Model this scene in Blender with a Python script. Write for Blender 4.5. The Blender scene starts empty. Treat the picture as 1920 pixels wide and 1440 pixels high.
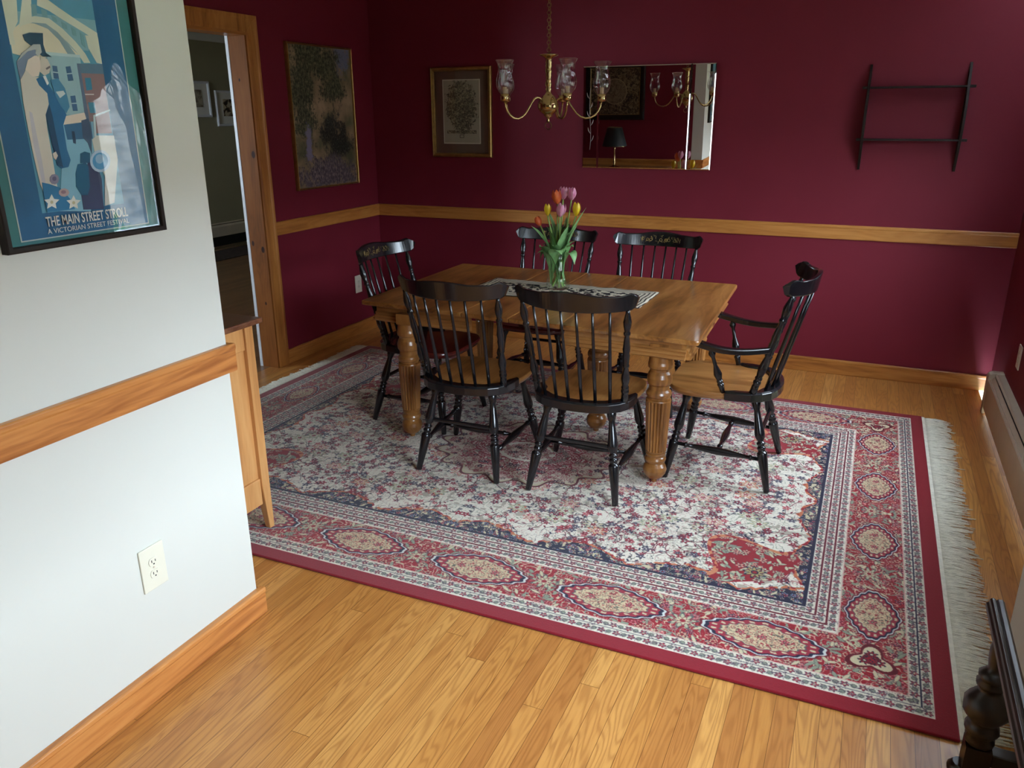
import bpy, bmesh, math, random
import numpy as np
from mathutils import Vector, Matrix

PI = math.pi
C = bpy.context.scene.collection
SC = bpy.context.scene

# ------------------------------------------------------------------ camera
CX, CY, CZ, PITCH, YAW, ROLL, FPX = 3.6096, -5.4922, 1.6519, 1.2436, 0.4193, -0.0044, 1491.46
RC = Matrix.Rotation(YAW, 3, 'Z') @ Matrix.Rotation(PITCH, 3, 'X') @ Matrix.Rotation(ROLL, 3, 'Z')
cam = bpy.data.cameras.new('camera')
cam.sensor_width = 36.0
cam.lens = 36.0 * FPX / 1920
cam.clip_start = 0.02
camo = bpy.data.objects.new('camera', cam)
camo.matrix_world = Matrix.Translation((CX, CY, CZ)) @ RC.to_4x4()
C.objects.link(camo)
SC.camera = camo

# ------------------------------------------------------------------ world, daylight, exposure
wd = bpy.data.worlds.new('overcast_sky')
SC.world = wd
wd.use_nodes = True
bg = wd.node_tree.nodes['Background']
bg.inputs[0].default_value = (0.74, 0.87, 1.0, 1)
bg.inputs[1].default_value = 13.0
SC.view_settings.view_transform = 'Standard'
SC.view_settings.look = 'None'
SC.view_settings.exposure = 1.36
SC.view_settings.gamma = 1
SC.view_settings.use_curve_mapping = False
SC.cycles.use_denoising = True
SC.cycles.max_bounces = 10
SC.cycles.transparent_max_bounces = 24
SC.cycles.sample_clamp_indirect = 6


def portal(name, loc, rot, sx, sy):
    l = bpy.data.lights.new(name, 'AREA')
    l.shape = 'RECTANGLE'
    l.size, l.size_y = sx, sy
    l.cycles.is_portal = True
    o = bpy.data.objects.new(name, l)
    o.location = loc
    o.rotation_euler = rot
    C.objects.link(o)


# room numbers
XW, YE, W = 1.8311, -3.6811, 4.4164
RT, RB, BH = 0.98, 0.891, 0.0994      # chair rail top, bottom, baseboard height
XS, YS = 4.165, -2.95                 # right hand wall stub
XF, YF, CEIL = 4.165, -8.2, 2.6         # hall beyond
WIN_D = (-1.95, -0.95, 0.90, 2.15)     # dining window y0 y1 z0 z1 (right wall)
WIN_H = (-4.75, -3.20, 0.82, 1.85)    # hall window over the low dark stand
portal('daylight_portal', (W + 0.10, (WIN_D[0] + WIN_D[1]) / 2, (WIN_D[2] + WIN_D[3]) / 2), (0, PI / 2, 0), WIN_D[3] - WIN_D[2], WIN_D[1] - WIN_D[0])
WIN_FILL = (-3.4, -2.0, 1.0, 2.2)        # unseen window added to brighten the side room (x0 x1 z0 z1), wall facing it at y -4.2
portal('daylight_portal', (-2.7, -4.3, 1.6), (-PI / 2, 0, PI), 1.4, 1.2)  # daylight through the window added for the dark side room
portal('daylight_portal', (XF + 0.10, (WIN_H[0] + WIN_H[1]) / 2, (WIN_H[2] + WIN_H[3]) / 2), (0, PI / 2, 0), WIN_H[3] - WIN_H[2], WIN_H[1] - WIN_H[0])


def hit(u, v, ax, val):
    """point of the photograph's plane `ax`=val seen at pixel u,v (used only for flat art on walls)"""
    d = RC @ Vector(((u - 960) / FPX, -(v - 720) / FPX, -1))
    o = Vector((CX, CY, CZ))
    return o + d * ((val - o[ax]) / d[ax])


# ------------------------------------------------------------------ materials
def srgb(r, g, b):
    f = lambda c: (c / 255 / 12.92) if c / 255 <= 0.04045 else ((c / 255 + 0.055) / 1.055) ** 2.4
    return (f(r), f(g), f(b), 1)


def newmat(name):
    m = bpy.data.materials.new(name)
    m.use_nodes = True
    nt = m.node_tree
    return m, nt, nt.nodes['Principled BSDF']


def setp(p, rough=0.5, metal=0, spec=0.5, coat=0, trans=0, ior=1.5):
    p.inputs['Roughness'].default_value = rough
    p.inputs['Metallic'].default_value = metal
    p.inputs['Specular IOR Level'].default_value = spec
    p.inputs['Coat Weight'].default_value = coat
    p.inputs['Coat Roughness'].default_value = 0.12
    p.inputs['Transmission Weight'].default_value = trans
    p.inputs['IOR'].default_value = ior


class N:
    def __init__(s, nt):
        s.nt = nt

    def node(s, t, **kw):
        n = s.nt.nodes.new(t)
        for k, v in kw.items():
            setattr(n, k, v)
        return n

    def m(s, op, a, b=None, c=None):
        n = s.node('ShaderNodeMath', operation=op)
        for i, x in enumerate((a, b, c)):
            if x is None:
                continue
            if isinstance(x, (int, float)):
                n.inputs[i].default_value = x
            else:
                s.nt.links.new(x, n.inputs[i])
        return n.outputs[0]

    def link(s, a, b):
        s.nt.links.new(a, b)

    def coord(s, kind='Object'):
        return s.node('ShaderNodeTexCoord').outputs[kind]

    def mapping(s, vec, scale=(1, 1, 1), loc=(0, 0, 0), rot=(0, 0, 0)):
        n = s.node('ShaderNodeMapping')
        n.inputs['Scale'].default_value = scale
        n.inputs['Location'].default_value = loc
        n.inputs['Rotation'].default_value = rot
        s.link(vec, n.inputs[0])
        return n.outputs[0]

    def noise(s, vec, scale=1, detail=4, rough=0.5, dist=0):
        n = s.node('ShaderNodeTexNoise')
        n.inputs['Scale'].default_value = scale
        n.inputs['Detail'].default_value = detail
        n.inputs['Roughness'].default_value = rough
        n.inputs['Distortion'].default_value = dist
        s.link(vec, n.inputs['Vector'])
        return n.outputs['Fac']

    def ramp(s, fac, stops):
        n = s.node('ShaderNodeValToRGB')
        cr = n.color_ramp
        cr.elements[0].position, cr.elements[0].color = stops[0]
        cr.elements[1].position, cr.elements[1].color = stops[-1]
        for p, c in stops[1:-1]:
            e = cr.elements.new(p)
            e.color = c
        s.link(fac, n.inputs[0])
        return n.outputs[0]

    def mix(s, fac, a, b, mode='MIX'):
        n = s.node('ShaderNodeMix', data_type='RGBA', blend_type=mode)
        for sock, x in ((n.inputs[0], fac), (n.inputs[6], a), (n.inputs[7], b)):
            if isinstance(x, (int, float, tuple)):
                sock.default_value = x
            else:
                s.link(x, sock)
        return n.outputs[2]

    def bump(s, h, p, strength=0.2, dist=0.002):
        n = s.node('ShaderNodeBump')
        n.inputs['Strength'].default_value = strength
        n.inputs['Distance'].default_value = dist
        s.link(h, n.inputs['Height'])
        s.link(n.outputs[0], p.inputs['Normal'])


def plain(name, col, rough=0.5, metal=0, var=0.06, scale=8, coat=0, spec=0.5, bump=0):
    m, nt, p = newmat(name)
    n = N(nt)
    f = n.noise(n.coord(), scale, 3)
    a = tuple(min(1, c * (1 + var)) for c in col[:3]) + (1,)
    b = tuple(c * (1 - var) for c in col[:3]) + (1,)
    n.link(n.ramp(f, [(0.35, b), (0.65, a)]), p.inputs['Base Color'])
    setp(p, rough, metal, spec, coat)
    if bump:
        n.bump(n.noise(n.coord(), scale * 25, 2), p, bump)
    return m


def wood(name, dark, mid, light, axis=0, rough=0.35, coat=0.2, fine=45, knots=0.0):
    m, nt, p = newmat(name)
    n = N(nt)
    sc = [fine * 0.5] * 3
    sc[axis] = 1.6
    v = n.coord()
    g = n.noise(n.mapping(v, sc), 1, 5, 0.6, 0.4)
    sc2 = [7] * 3
    sc2[axis] = 0.9
    g2 = n.noise(n.mapping(v, sc2, (3, 1, 2)), 1, 3, 0.5, 0.9)
    rings = n.m('SINE', n.m('MULTIPLY', g2, 70))
    f = n.m('ADD', n.m('MULTIPLY', g, 0.72), n.m('MULTIPLY', n.m('ADD', n.m('MULTIPLY', rings, 0.12), g2), 0.28))
    col = n.ramp(f, [(0.32, dark), (0.5, mid), (0.68, light)])
    if knots:
        sk = [5] * 3
        sk[axis] = 1.7
        vo = n.node('ShaderNodeTexVoronoi')
        vo.inputs['Scale'].default_value = 1
        n.link(n.mapping(v, sk, (0.3, 0.7, 0.35)), vo.inputs['Vector'])
        k = n.ramp(vo.outputs['Distance'], [(0.05, (1, 1, 1, 1)), (knots, (0, 0, 0, 1))])
        col = n.mix(k, col, (0.02, 0.006, 0.002, 1))
    n.link(col, p.inputs['Base Color'])
    setp(p, rough, 0, 0.5, coat)
    n.bump(g, p, 0.08)
    return m


def floor_mat(name, t, pw=0.062, pl=1.7):
    m, nt, p = newmat(name)
    n = N(nt)
    sep = n.node('ShaderNodeSeparateXYZ')
    n.link(n.coord(), sep.inputs[0])
    x, y = sep.outputs[0], sep.outputs[1]
    xr = n.m('DIVIDE', x, pw)
    row = n.m('FLOOR', xr)
    wn = n.node('ShaderNodeTexWhiteNoise', noise_dimensions='1D')
    n.link(row, wn.inputs['W'])
    yr = n.m('ADD', n.m('DIVIDE', y, pl), n.m('MULTIPLY', wn.outputs['Value'], 7.3))
    idx = n.m('FLOOR', yr)
    wn2 = n.node('ShaderNodeTexWhiteNoise', noise_dimensions='2D')
    cv = n.node('ShaderNodeCombineXYZ')
    n.link(row, cv.inputs[0])
    n.link(idx, cv.inputs[1])
    n.link(cv.outputs[0], wn2.inputs['Vector'])
    tone = wn2.outputs['Value']
    # grain
    gv = n.node('ShaderNodeCombineXYZ')
    n.link(n.m('ADD', n.m('MULTIPLY', x, 95), n.m('MULTIPLY', tone, 90)), gv.inputs[0])
    n.link(n.m('MULTIPLY', y, 5), gv.inputs[1])
    n.link(n.m('MULTIPLY', tone, 31), gv.inputs[2])
    g = n.noise(gv.outputs[0], 1, 5, 0.65, 0.3)
    cvv = n.node('ShaderNodeCombineXYZ')
    n.link(n.m('ADD', n.m('MULTIPLY', x, 13), n.m('MULTIPLY', tone, 57)), cvv.inputs[0])
    n.link(n.m('MULTIPLY', y, 1.0), cvv.inputs[1])
    n.link(n.m('MULTIPLY', tone, 11), cvv.inputs[2])
    cath = n.noise(cvv.outputs[0], 1, 2, 0.4, 0.25)
    rings = n.m('POWER', n.m('ABSOLUTE', n.m('SINE', n.m('MULTIPLY', cath, 62))), 5)
    base = n.ramp(tone, [(0.0, t[0]), (0.35, t[1]), (0.7, t[2]), (1.0, t[3])])
    col = n.mix(n.m('MULTIPLY', n.ramp(g, [(0.45, (0, 0, 0, 1)), (0.75, (1, 1, 1, 1))]), 0.4), base, t[4])
    col = n.mix(n.m('MULTIPLY', rings, 0.42), col, t[4])
    fx = n.m('FRACT', xr)
    fy = n.m('FRACT', yr)
    ex = n.m('MINIMUM', fx, n.m('SUBTRACT', 1, fx))
    ey = n.m('MULTIPLY', n.m('MINIMUM', fy, n.m('SUBTRACT', 1, fy)), pl / pw)
    e = n.m('MINIMUM', ex, ey)
    gap = n.m('LESS_THAN', e, 0.014)
    col = n.mix(n.m('MULTIPLY', gap, 0.75), col, t[5])
    n.link(col, p.inputs['Base Color'])
    setp(p, 0.3, 0, 0.5, 0.0)
    p.inputs['Roughness'].default_value = 0.3
    n.bump(n.m('SUBTRACT', g, n.m('MULTIPLY', gap, 4)), p, 0.06)
    return m


def glass(name, tint=(1, 1, 1, 1), refl=0.9, rough=0.0, base=0.03):
    """thin glass: clear with fresnel reflections"""
    m = bpy.data.materials.new(name)
    m.use_nodes = True
    nt = m.node_tree
    nt.nodes.clear()
    n = N(nt)
    out = n.node('ShaderNodeOutputMaterial')
    t = n.node('ShaderNodeBsdfTransparent')
    t.inputs[0].default_value = tint
    g = n.node('ShaderNodeBsdfGlossy')
    g.inputs['Roughness'].default_value = rough
    lw = n.node('ShaderNodeLayerWeight')
    lw.inputs[0].default_value = 0.5
    mx = n.node('ShaderNodeMixShader')
    n.link(n.m('ADD', n.m('MULTIPLY', n.m('POWER', lw.outputs[1], 3.5), refl), base), mx.inputs[0])
    n.link(t.outputs[0], mx.inputs[1])
    n.link(g.outputs[0], mx.inputs[2])
    n.link(mx.outputs[0], out.inputs[0])
    return m


M = {}
M['burgundy'] = plain('burgundy_paint', srgb(118, 32, 48), 0.6, var=0.03, scale=3, bump=0.03, spec=0.25)
M['white_wall'] = plain('white_paint', srgb(210, 210, 202), 0.6, var=0.01, scale=2, bump=0.02)
M['tan_wall'] = plain('tan_paint', srgb(196, 182, 158), 0.6, var=0.02, scale=2)
M['sage_wall'] = plain('sage_paint', srgb(158, 152, 124), 0.6, var=0.03, scale=2)
M['ceiling'] = plain('ceiling_paint', srgb(232, 230, 224), 0.7, var=0.01, scale=2)
M['white_trim'] = plain('white_trim_paint', srgb(225, 226, 232), 0.4, var=0.01)
oak = [srgb(182, 120, 62), srgb(196, 134, 68), srgb(204, 143, 76), srgb(214, 156, 86), srgb(142, 82, 38), srgb(92, 50, 20)]
M['floor'] = floor_mat('oak_strip_floor', oak)
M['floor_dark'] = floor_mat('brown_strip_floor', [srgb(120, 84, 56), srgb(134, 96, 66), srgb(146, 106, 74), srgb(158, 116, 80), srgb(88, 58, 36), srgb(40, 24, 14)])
for k, ax in (('x', 0), ('y', 1), ('z', 2)):
    M['trim_' + k] = wood('oak_trim_' + k, srgb(140, 82, 34), srgb(184, 120, 56), srgb(204, 142, 74), ax, 0.38, 0.15, 40)
M['rail_y'] = wood('fir_trim', srgb(150, 84, 36), srgb(196, 126, 64), srgb(212, 146, 80), 1, 0.38, 0.15, 60)
M['pine'] = wood('knotty_pine', srgb(108, 60, 22), srgb(138, 80, 32), srgb(152, 94, 42), 2, 0.6, 0, 22)
nt = M['pine'].node_tree
p = nt.nodes['Principled BSDF']
p.inputs['Specular IOR Level'].default_value = 0.2
n = N(nt)
sep = n.node('ShaderNodeSeparateXYZ')
n.link(n.coord(), sep.inputs[0])
col = p.inputs['Base Color'].links[0].from_socket
for kx, kz, kr in ((-.015, 1.415, .016), (-.017, .813, .015), (-.063, 1.858, .007), (-.095, .85, .012), (-.04, .45, .008)):
    d = n.m('SQRT', n.m('ADD', n.m('POWER', n.m('DIVIDE', n.m('SUBTRACT', sep.outputs[0], kx), kr), 2), n.m('POWER', n.m('DIVIDE', n.m('SUBTRACT', sep.outputs[2], kz), kr * 1.6), 2)))
    col = n.mix(n.ramp(d, [(.75, (1, 1, 1, 1)), (1.0, (0, 0, 0, 1))]), col, srgb(50, 18, 8))
n.link(col, p.inputs['Base Color'])
M['sideboard'] = wood('oak_sideboard', srgb(176, 118, 66), srgb(200, 142, 84), srgb(212, 158, 100), 2, 0.35, 0.2, 26)
M['sideboard_top'] = wood('dark_sideboard_top', srgb(96, 58, 40), srgb(120, 76, 52), srgb(136, 88, 62), 0, 0.25, 0.4, 26)
M['table'] = wood('golden_oak', srgb(92, 54, 24), srgb(156, 102, 50), srgb(186, 132, 72), 1, 0.28, 0.4, 26)
M['table_x'] = wood('golden_oak_apron', srgb(120, 76, 36), srgb(168, 114, 62), srgb(190, 136, 78), 0, 0.3, 0.3, 30)
M['table_z'] = wood('golden_oak_leg', srgb(88, 50, 20), srgb(148, 96, 46), srgb(172, 118, 62), 2, 0.3, 0.35, 24)
M['seat_honey'] = wood('honey_maple_seat', srgb(124, 78, 38), srgb(172, 118, 64), srgb(194, 142, 84), 1, 0.28, 0.4, 14)
M['seat_red'] = wood('mahogany_seat', srgb(64, 14, 12), srgb(92, 24, 18), srgb(110, 36, 24), 1, 0.22, 0.5, 14)
M['black'] = plain('black_lacquer', (0.007, 0.007, 0.009, 1), 0.22, var=0.1, scale=12, coat=0.35)
M['dark_wood'] = wood('ebonised_wood', srgb(16, 9, 7), srgb(28, 17, 12), srgb(38, 24, 18), 2, 0.35, 0.15, 30)
M['near_black_wood'] = plain('dark_walnut_stain', (0.013, 0.007, 0.005, 1), 0.5, var=0.2, scale=20, spec=0.3)
M['gold_stencil'] = plain('gold_stencil_paint', srgb(160, 136, 84), 0.35, metal=0.6, var=0.3, scale=40)
M['brass'] = plain('polished_brass', srgb(196, 172, 122), 0.16, metal=1, var=0.04)
M['brass_dull'] = plain('aged_brass', srgb(150, 116, 78), 0.3, metal=1, var=0.1)
M['gold_frame'] = plain('gold_frame_metal', srgb(176, 142, 84), 0.3, metal=0.85, var=0.12, scale=30)
M['ivory_plastic'] = plain('ivory_plastic', srgb(222, 218, 200), 0.35, var=0.02)
M['slot'] = plain('socket_slot_black', (0.01, 0.01, 0.01, 1), 0.6)
M['heater'] = plain('cream_enamel', srgb(206, 192, 172), 0.4, var=0.03)
M['heater_dark'] = plain('heater_gap', (0.006, 0.006, 0.006, 1), 0.6)
M['candle'] = plain('cream_candle_sleeve', srgb(214, 196, 160), 0.5)
M['shade_glass'] = glass('fluted_clear_glass', (0.94, 0.92, 0.95, 1), 1.0, 0.0, 0.11)
M['vase_glass'] = glass('vase_glass', (0.94, 0.99, 0.93, 1), 0.9, 0.0, 0.09)
M['pane'] = glass('window_pane', (0.98, 0.99, 0.99, 1), 0.5, 0, 0.03)
M['picture_glass'] = glass('picture_glass', (0.98, 0.98, 0.98, 1), 0.25, 0, 0.045)
m, nt, p = newmat('mirror_silver')
n = N(nt)
n.link(n.ramp(n.noise(n.coord(), 2, 2), [(0.3, (0.80, 0.78, 0.76, 1)), (0.7, (0.84, 0.82, 0.80, 1))]), p.inputs['Base Color'])
setp(p, 0.0, 1)
M['mirror'] = m
M['etch'] = plain('frosted_etching', srgb(170, 160, 160), 0.6, var=0.05)
M['lamp_black'] = plain('black_paper_shade', (0.012, 0.016, 0.018, 1), 0.55)
M['fringe'] = plain('ivory_cotton_fringe', srgb(228, 224, 208), 0.9, var=0.08, scale=60)
M['stem'] = plain('tulip_stem_green', srgb(156, 190, 104), 0.45, var=0.15, scale=30)
M['leaf'] = plain('tulip_leaf_green', srgb(124, 168, 108), 0.45, var=0.2, scale=14)
M['leafdark'] = plain('houseplant_green', srgb(44, 96, 44), 0.45, var=0.3, scale=14)
M['pot'] = plain('blue_glazed_pot', srgb(78, 92, 150), 0.3)
M['branch'] = plain('bare_bark', srgb(84, 78, 72), 0.9, var=0.2)
M['lawn'] = plain('winter_lawn', srgb(112, 118, 84), 0.95, var=0.25, scale=1.5)
M['valance'] = plain('grey_green_curtain', srgb(58, 74, 74), 0.9, var=0.15, scale=9)
M['mat_brown'] = plain('brown_picture_mat', srgb(104, 76, 64), 0.8, var=0.05)
M['dark_rug'] = plain('dark_wool_rug', srgb(66, 52, 48), 0.95, var=0.4, scale=25)


def petal_mat(name, c1, c2):
    m, nt, p = newmat(name)
    n = N(nt)
    f = n.noise(n.mapping(n.coord(), (60, 60, 12)), 1, 3)
    n.link(n.ramp(f, [(0.35, c1), (0.65, c2)]), p.inputs['Base Color'])
    setp(p, 0.4)
    p.inputs['Subsurface Weight'].default_value = 0.15
    p.inputs['Subsurface Radius'].default_value = (0.01, 0.006, 0.004)
    return m


M['pink'] = petal_mat('pink_petal', srgb(214, 120, 160), srgb(240, 188, 206))
M['yellow'] = petal_mat('yellow_petal', srgb(232, 190, 20), srgb(250, 222, 60))
M['orange'] = petal_mat('orange_petal', srgb(222, 84, 40), srgb(240, 128, 70))


# ------------------------------------------------------------------ mesh helpers
class MB:
    def __init__(s):
        s.bm = bmesh.new()
        s.mi = 0

    def _set(s, faces, smooth):
        for f in faces:
            f.smooth = smooth
            f.material_index = s.mi

    def box(s, x0, x1, y0, y1, z0, z1):
        v = [s.bm.verts.new((x, y, z)) for z in (z0, z1) for y in (y0, y1) for x in (x0, x1)]
        fs = [(0, 2, 3, 1), (4, 5, 7, 6), (0, 1, 5, 4), (2, 6, 7, 3), (0, 4, 6, 2), (1, 3, 7, 5)]
        s._set([s.bm.faces.new([v[i] for i in f]) for f in fs], False)
        return s

    def prism(s, lo, hi, smooth=False):
        """lo/hi: matching loops of 3-D points"""
        a = [s.bm.verts.new(p) for p in lo]
        b = [s.bm.verts.new(p) for p in hi]
        n = len(a)
        fs = [s.bm.faces.new(list(reversed(a))), s.bm.faces.new(b)]
        s._set(fs, False)
        s._set([s.bm.faces.new((a[i], a[(i + 1) % n], b[(i + 1) % n], b[i])) for i in range(n)], smooth)
        return s

    def flat(s, pts, axis, v0, v1, smooth=False):
        """2-D outline extruded along axis between v0 and v1"""
        def P(p, v):
            q = list(p)
            q.insert(axis, v)
            return q
        return s.prism([P(p, v0) for p in pts], [P(p, v1) for p in pts], smooth)

    def loft(s, rings, closed=True, cap=True, smooth=True):
        vs = [[s.bm.verts.new(p) for p in r] for r in rings]
        n = len(rings[0])
        fs = []
        for a, b in zip(vs, vs[1:]):
            for i in range(n if closed else n - 1):
                j = (i + 1) % n
                fs.append(s.bm.faces.new((a[i], a[j], b[j], b[i])))
        s._set(fs, smooth)
        if cap and closed:
            s._set([s.bm.faces.new(list(reversed(vs[0]))), s.bm.faces.new(vs[-1])], False)
        return s

    def turned(s, p0, p1, prof, seg=14, flute=None):
        """lathe along p0->p1; prof = [(t, r)]"""
        p0, p1 = Vector(p0), Vector(p1)
        d = p1 - p0
        z = d.normalized()
        x = z.orthogonal().normalized()
        y = z.cross(x)
        rings = []
        for t, r in prof:
            c = p0 + d * t
            ring = []
            for k in range(seg):
                a = 2 * PI * k / seg
                rr = r
                if flute and flute[0] <= t <= flute[1]:
                    rr = r * (1 - flute[3] * (1.9, .7, 0, .7)[k % 4])
                ring.append(c + (x * math.cos(a) + y * math.sin(a)) * rr)
            rings.append(ring)
        return s.loft(rings, smooth=not flute)

    def tube(s, pts, r, seg=8, cap=True):
        pts = [Vector(p) for p in pts]
        rings = []
        up = None
        for i, p in enumerate(pts):
            t = (pts[min(i + 1, len(pts) - 1)] - pts[max(i - 1, 0)]).normalized()
            if up is None:
                up = t.orthogonal().normalized()
            up = (up - t * up.dot(t)).normalized()
            w = t.cross(up)
            rr = r[i] if isinstance(r, (list, tuple)) else r
            rings.append([p + (up * math.cos(2 * PI * k / seg) + w * math.sin(2 * PI * k / seg)) * rr for k in range(seg)])
        return s.loft(rings, cap=cap)

    def ring(s, c, R, r, axis='Z', n=24, m_=8, sc=(1, 1, 1)):
        rings = []
        for i in range(n):
            a = 2 * PI * i / n
            ring = []
            for k in range(m_):
                b = 2 * PI * k / m_
                q = Vector(((R + r * math.cos(b)) * math.cos(a) * sc[0], (R + r * math.cos(b)) * math.sin(a) * sc[1], r * math.sin(b)))
                if axis == 'X':
                    q = Vector((q.z, q.x, q.y))
                if axis == 'Y':
                    q = Vector((q.x, q.z, q.y))
                ring.append(Vector(c) + q)
            rings.append(ring)
        vs = [[s.bm.verts.new(p) for p in rg] for rg in rings]
        fs = []
        for i in range(n):
            for k in range(m_):
                fs.append(s.bm.faces.new((vs[i][k], vs[(i + 1) % n][k], vs[(i + 1) % n][(k + 1) % m_], vs[i][(k + 1) % m_])))
        s._set(fs, True)
        return s

    def build(s, name, mat, parent=None, bevel=0, origin=None, seg=2):
        bmesh.ops.recalc_face_normals(s.bm, faces=s.bm.faces)
        me = bpy.data.meshes.new(name)
        if origin is not None:
            bmesh.ops.translate(s.bm, vec=-Vector(origin), verts=s.bm.verts)
        s.bm.to_mesh(me)
        s.bm.free()
        for mm in (mat if isinstance(mat, (list, tuple)) else [mat]):
            me.materials.append(mm)
        o = bpy.data.objects.new(name, me)
        if origin is not None:
            o.location = origin
        C.objects.link(o)
        if parent is not None:
            o.parent = parent
        if bevel:
            b = o.modifiers.new('bevel', 'BEVEL')
            b.width = bevel
            b.segments = seg
            b.limit_method = 'ANGLE'
            b.angle_limit = math.radians(40)
        return o


def tag(o, label=None, cat=None, group=None, kind=None):
    if label: o['label'] = label
    if cat: o['category'] = cat
    if group: o['group'] = group
    if kind: o['kind'] = kind
    return o


def thing(name, label, cat, loc=(0, 0, 0), rz=0, group=None):
    o = bpy.data.objects.new(name, None)
    o.empty_display_size = 0.1
    o.location = loc
    o.rotation_euler = (0, 0, rz)
    C.objects.link(o)
    return tag(o, label, cat, group)


def copy_tree(o, parent=None):
    c = o.copy()
    C.objects.link(c)
    c.parent = parent
    for ch in o.children:
        copy_tree(ch, c)
    return c


def struct(name, mb, mat, bevel=0, label=None):
    o = mb.build(name, mat, bevel=bevel)
    o['kind'] = 'structure'
    if label: o['label'] = label
    return o


# ------------------------------------------------------------------ the setting
T = 0.13
DJ, DJ2, DTOP = -1.37, -2.25, 2.11    # doorway jambs (y) and head (z)
struct('floor', MB().box(-0.06, XF + 0.2, YF - 0.2, 0.1, -0.05, 0), M['floor'], label='golden oak strip floor running towards the burgundy back wall')
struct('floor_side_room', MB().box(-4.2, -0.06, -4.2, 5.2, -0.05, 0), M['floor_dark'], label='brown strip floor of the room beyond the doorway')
cm = MB()
cm.box(-4.2, XF + 0.2, YF - 0.2, 5.2, CEIL, CEIL + 0.1)
struct('ceiling', cm, M['ceiling'], label='plain off-white ceiling')
struct('wall_back', MB().box(-T, W + 0.15, 0, 0.12, 0, CEIL), M['burgundy'], label='burgundy back wall')
wl = MB().box(-T, 0, DJ + 0.018, 0, 0, CEIL)
wl.box(-T, 0, DJ2, DJ + 0.018, DTOP + 0.02, CEIL)
wl.box(-T, 0, YE - 0.1, DJ2, 0, CEIL)
struct('wall_left', wl, M['burgundy'], label='burgundy left wall pierced by the doorway')
# white wall in the foreground
fw = MB()
fw.box(XW - 0.12, XW, YF, YE, 0, CEIL)
struct('wall_near', fw, M['white_wall'], label='white wall in the left foreground')
struct('wall_front', MB().box(0, XW - 0.12, YE - 0.10, YE, 0, CEIL), M['burgundy'], label='burgundy wall behind the oak sideboard')
y0, y1, z0, z1 = WIN_D
wr = MB().box(W, W + 0.14, YS, y0, 0, CEIL).box(W, W + 0.14, y1, 0, 0, CEIL)
wr.box(W, W + 0.14, y0, y1, 0, z0).box(W, W + 0.14, y0, y1, z1, CEIL)
struct('wall_right', wr, M['burgundy'], label='burgundy right wall above the baseboard heater')
y0, y1, z0, z1 = WIN_H
ws = MB().box(XS, XS + 0.14, YF, y0, 0, CEIL).box(XS, XS + 0.14, y1, YS, 0, CEIL)
ws.box(XS, XS + 0.14, y0, y1, 0, z0).box(XS, XS + 0.14, y0, y1, z1, CEIL)
ws.box(XS + 0.14, W + 0.14, YS - 0.1, YS, 0, CEIL)
struct('wall_hall_right', ws, M['white_wall'], label='shaded pale wall behind the low dark wooden stand')
wb = MB().box(XW - 0.12, XF + 0.14, YF - 0.14, YF, 0, CEIL)
struct('wall_hall_back', wb, M['tan_wall'])
# side room seen through the doorway
struct('wall_side_room', MB().box(-4.2, -4.1, -4.2, 5.2, 0, CEIL).box(-4.1, -T, 5.1, 5.2, 0, CEIL).box(-4.1, -3.4, -4.2, -4.1, 0, CEIL).box(-2.0, 0, -4.2, -4.1, 0, CEIL).box(-3.4, -2.0, -4.2, -4.1, 0, 1.0).box(-3.4, -2.0, -4.2, -4.1, 2.2, CEIL).box(-T, 0, -4.1, YE - 0.1, 0, CEIL).box(-T, 0, 0.12, 5.1, 0, CEIL), M['sage_wall'], label='sage green wall of the room beyond the doorway')
struct('trim_1', MB().box(-4.1, -4.06, -4.1, 5.1, CEIL - 0.09, CEIL), M['white_trim'], 0.01, 'white cornice in the room beyond the doorway')

# windows: frame, sash bars, pane
def window(name, axis, a0, a1, z0, z1, pos, nv, label):
    f = MB()
    th = 0.05

    def bx(u0, u1, w0, w1, d0, d1, mb):
        if axis == 0:
            mb.box(pos + d0, pos + d1, u0, u1, w0, w1)
        else:
            mb.box(u0, u1, pos + d0, pos + d1, w0, w1)
    bx(a0, a1, z0, z0 + th, 0.0, 0.12, f)
    bx(a0, a1, z1 - th, z1, 0.0, 0.12, f)
    bx(a0, a0 + th, z0 + th, z1 - th, 0.0, 0.12, f)
    bx(a1 - th, a1, z0 + th, z1 - th, 0.0, 0.12, f)
    for i in range(1, nv):
        c = a0 + (a1 - a0) * i / nv
        bx(c - 0.03, c + 0.03, z0 + th, z1 - th, 0.02, 0.08, f)
    zc = (z0 + z1) / 2
    o = f.build(name, M['white_trim'])
    tag(o, label, kind='structure')
    g = MB()
    bx(a0 + th, a1 - th, z0 + th, z1 - th, 0.045, 0.05, g)
    g.build('pane', M['pane'], o)
    return o


window('window_1', 0, *WIN_D, W, 2, 'white framed window over the baseboard heater')
window('window_2', 0, *WIN_H, XF, 3, 'white framed window beside the viewer, above the low dark stand')
window('window_3_added', 1, -3.4, -2.0, 1.0, 2.2, -4.2, 2, 'unseen white framed window added to brighten the side room')

# trims: chair rails
def rail_profile(mb, axis, a0, a1, face, sgn, z0, z1, th=0.02):
    """moulded board: flat with a small top cap bead"""
    pts = [(0, z0), (th * 0.75, z0), (th * 0.85, z0 + 0.006), (th * 0.85, z1 - 0.022), (th, z1 - 0.016), (th, z1 - 0.004), (th * 0.8, z1), (0, z1)]
    lo, hi = [], []
    for d, z in pts:
        if axis == 0:
            lo.append((a0, face + sgn * d, z)); hi.append((a1, face + sgn * d, z))
        else:
            lo.append((face + sgn * d, a0, z)); hi.append((face + sgn * d, a1, z))
    mb.prism(lo, hi)


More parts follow.
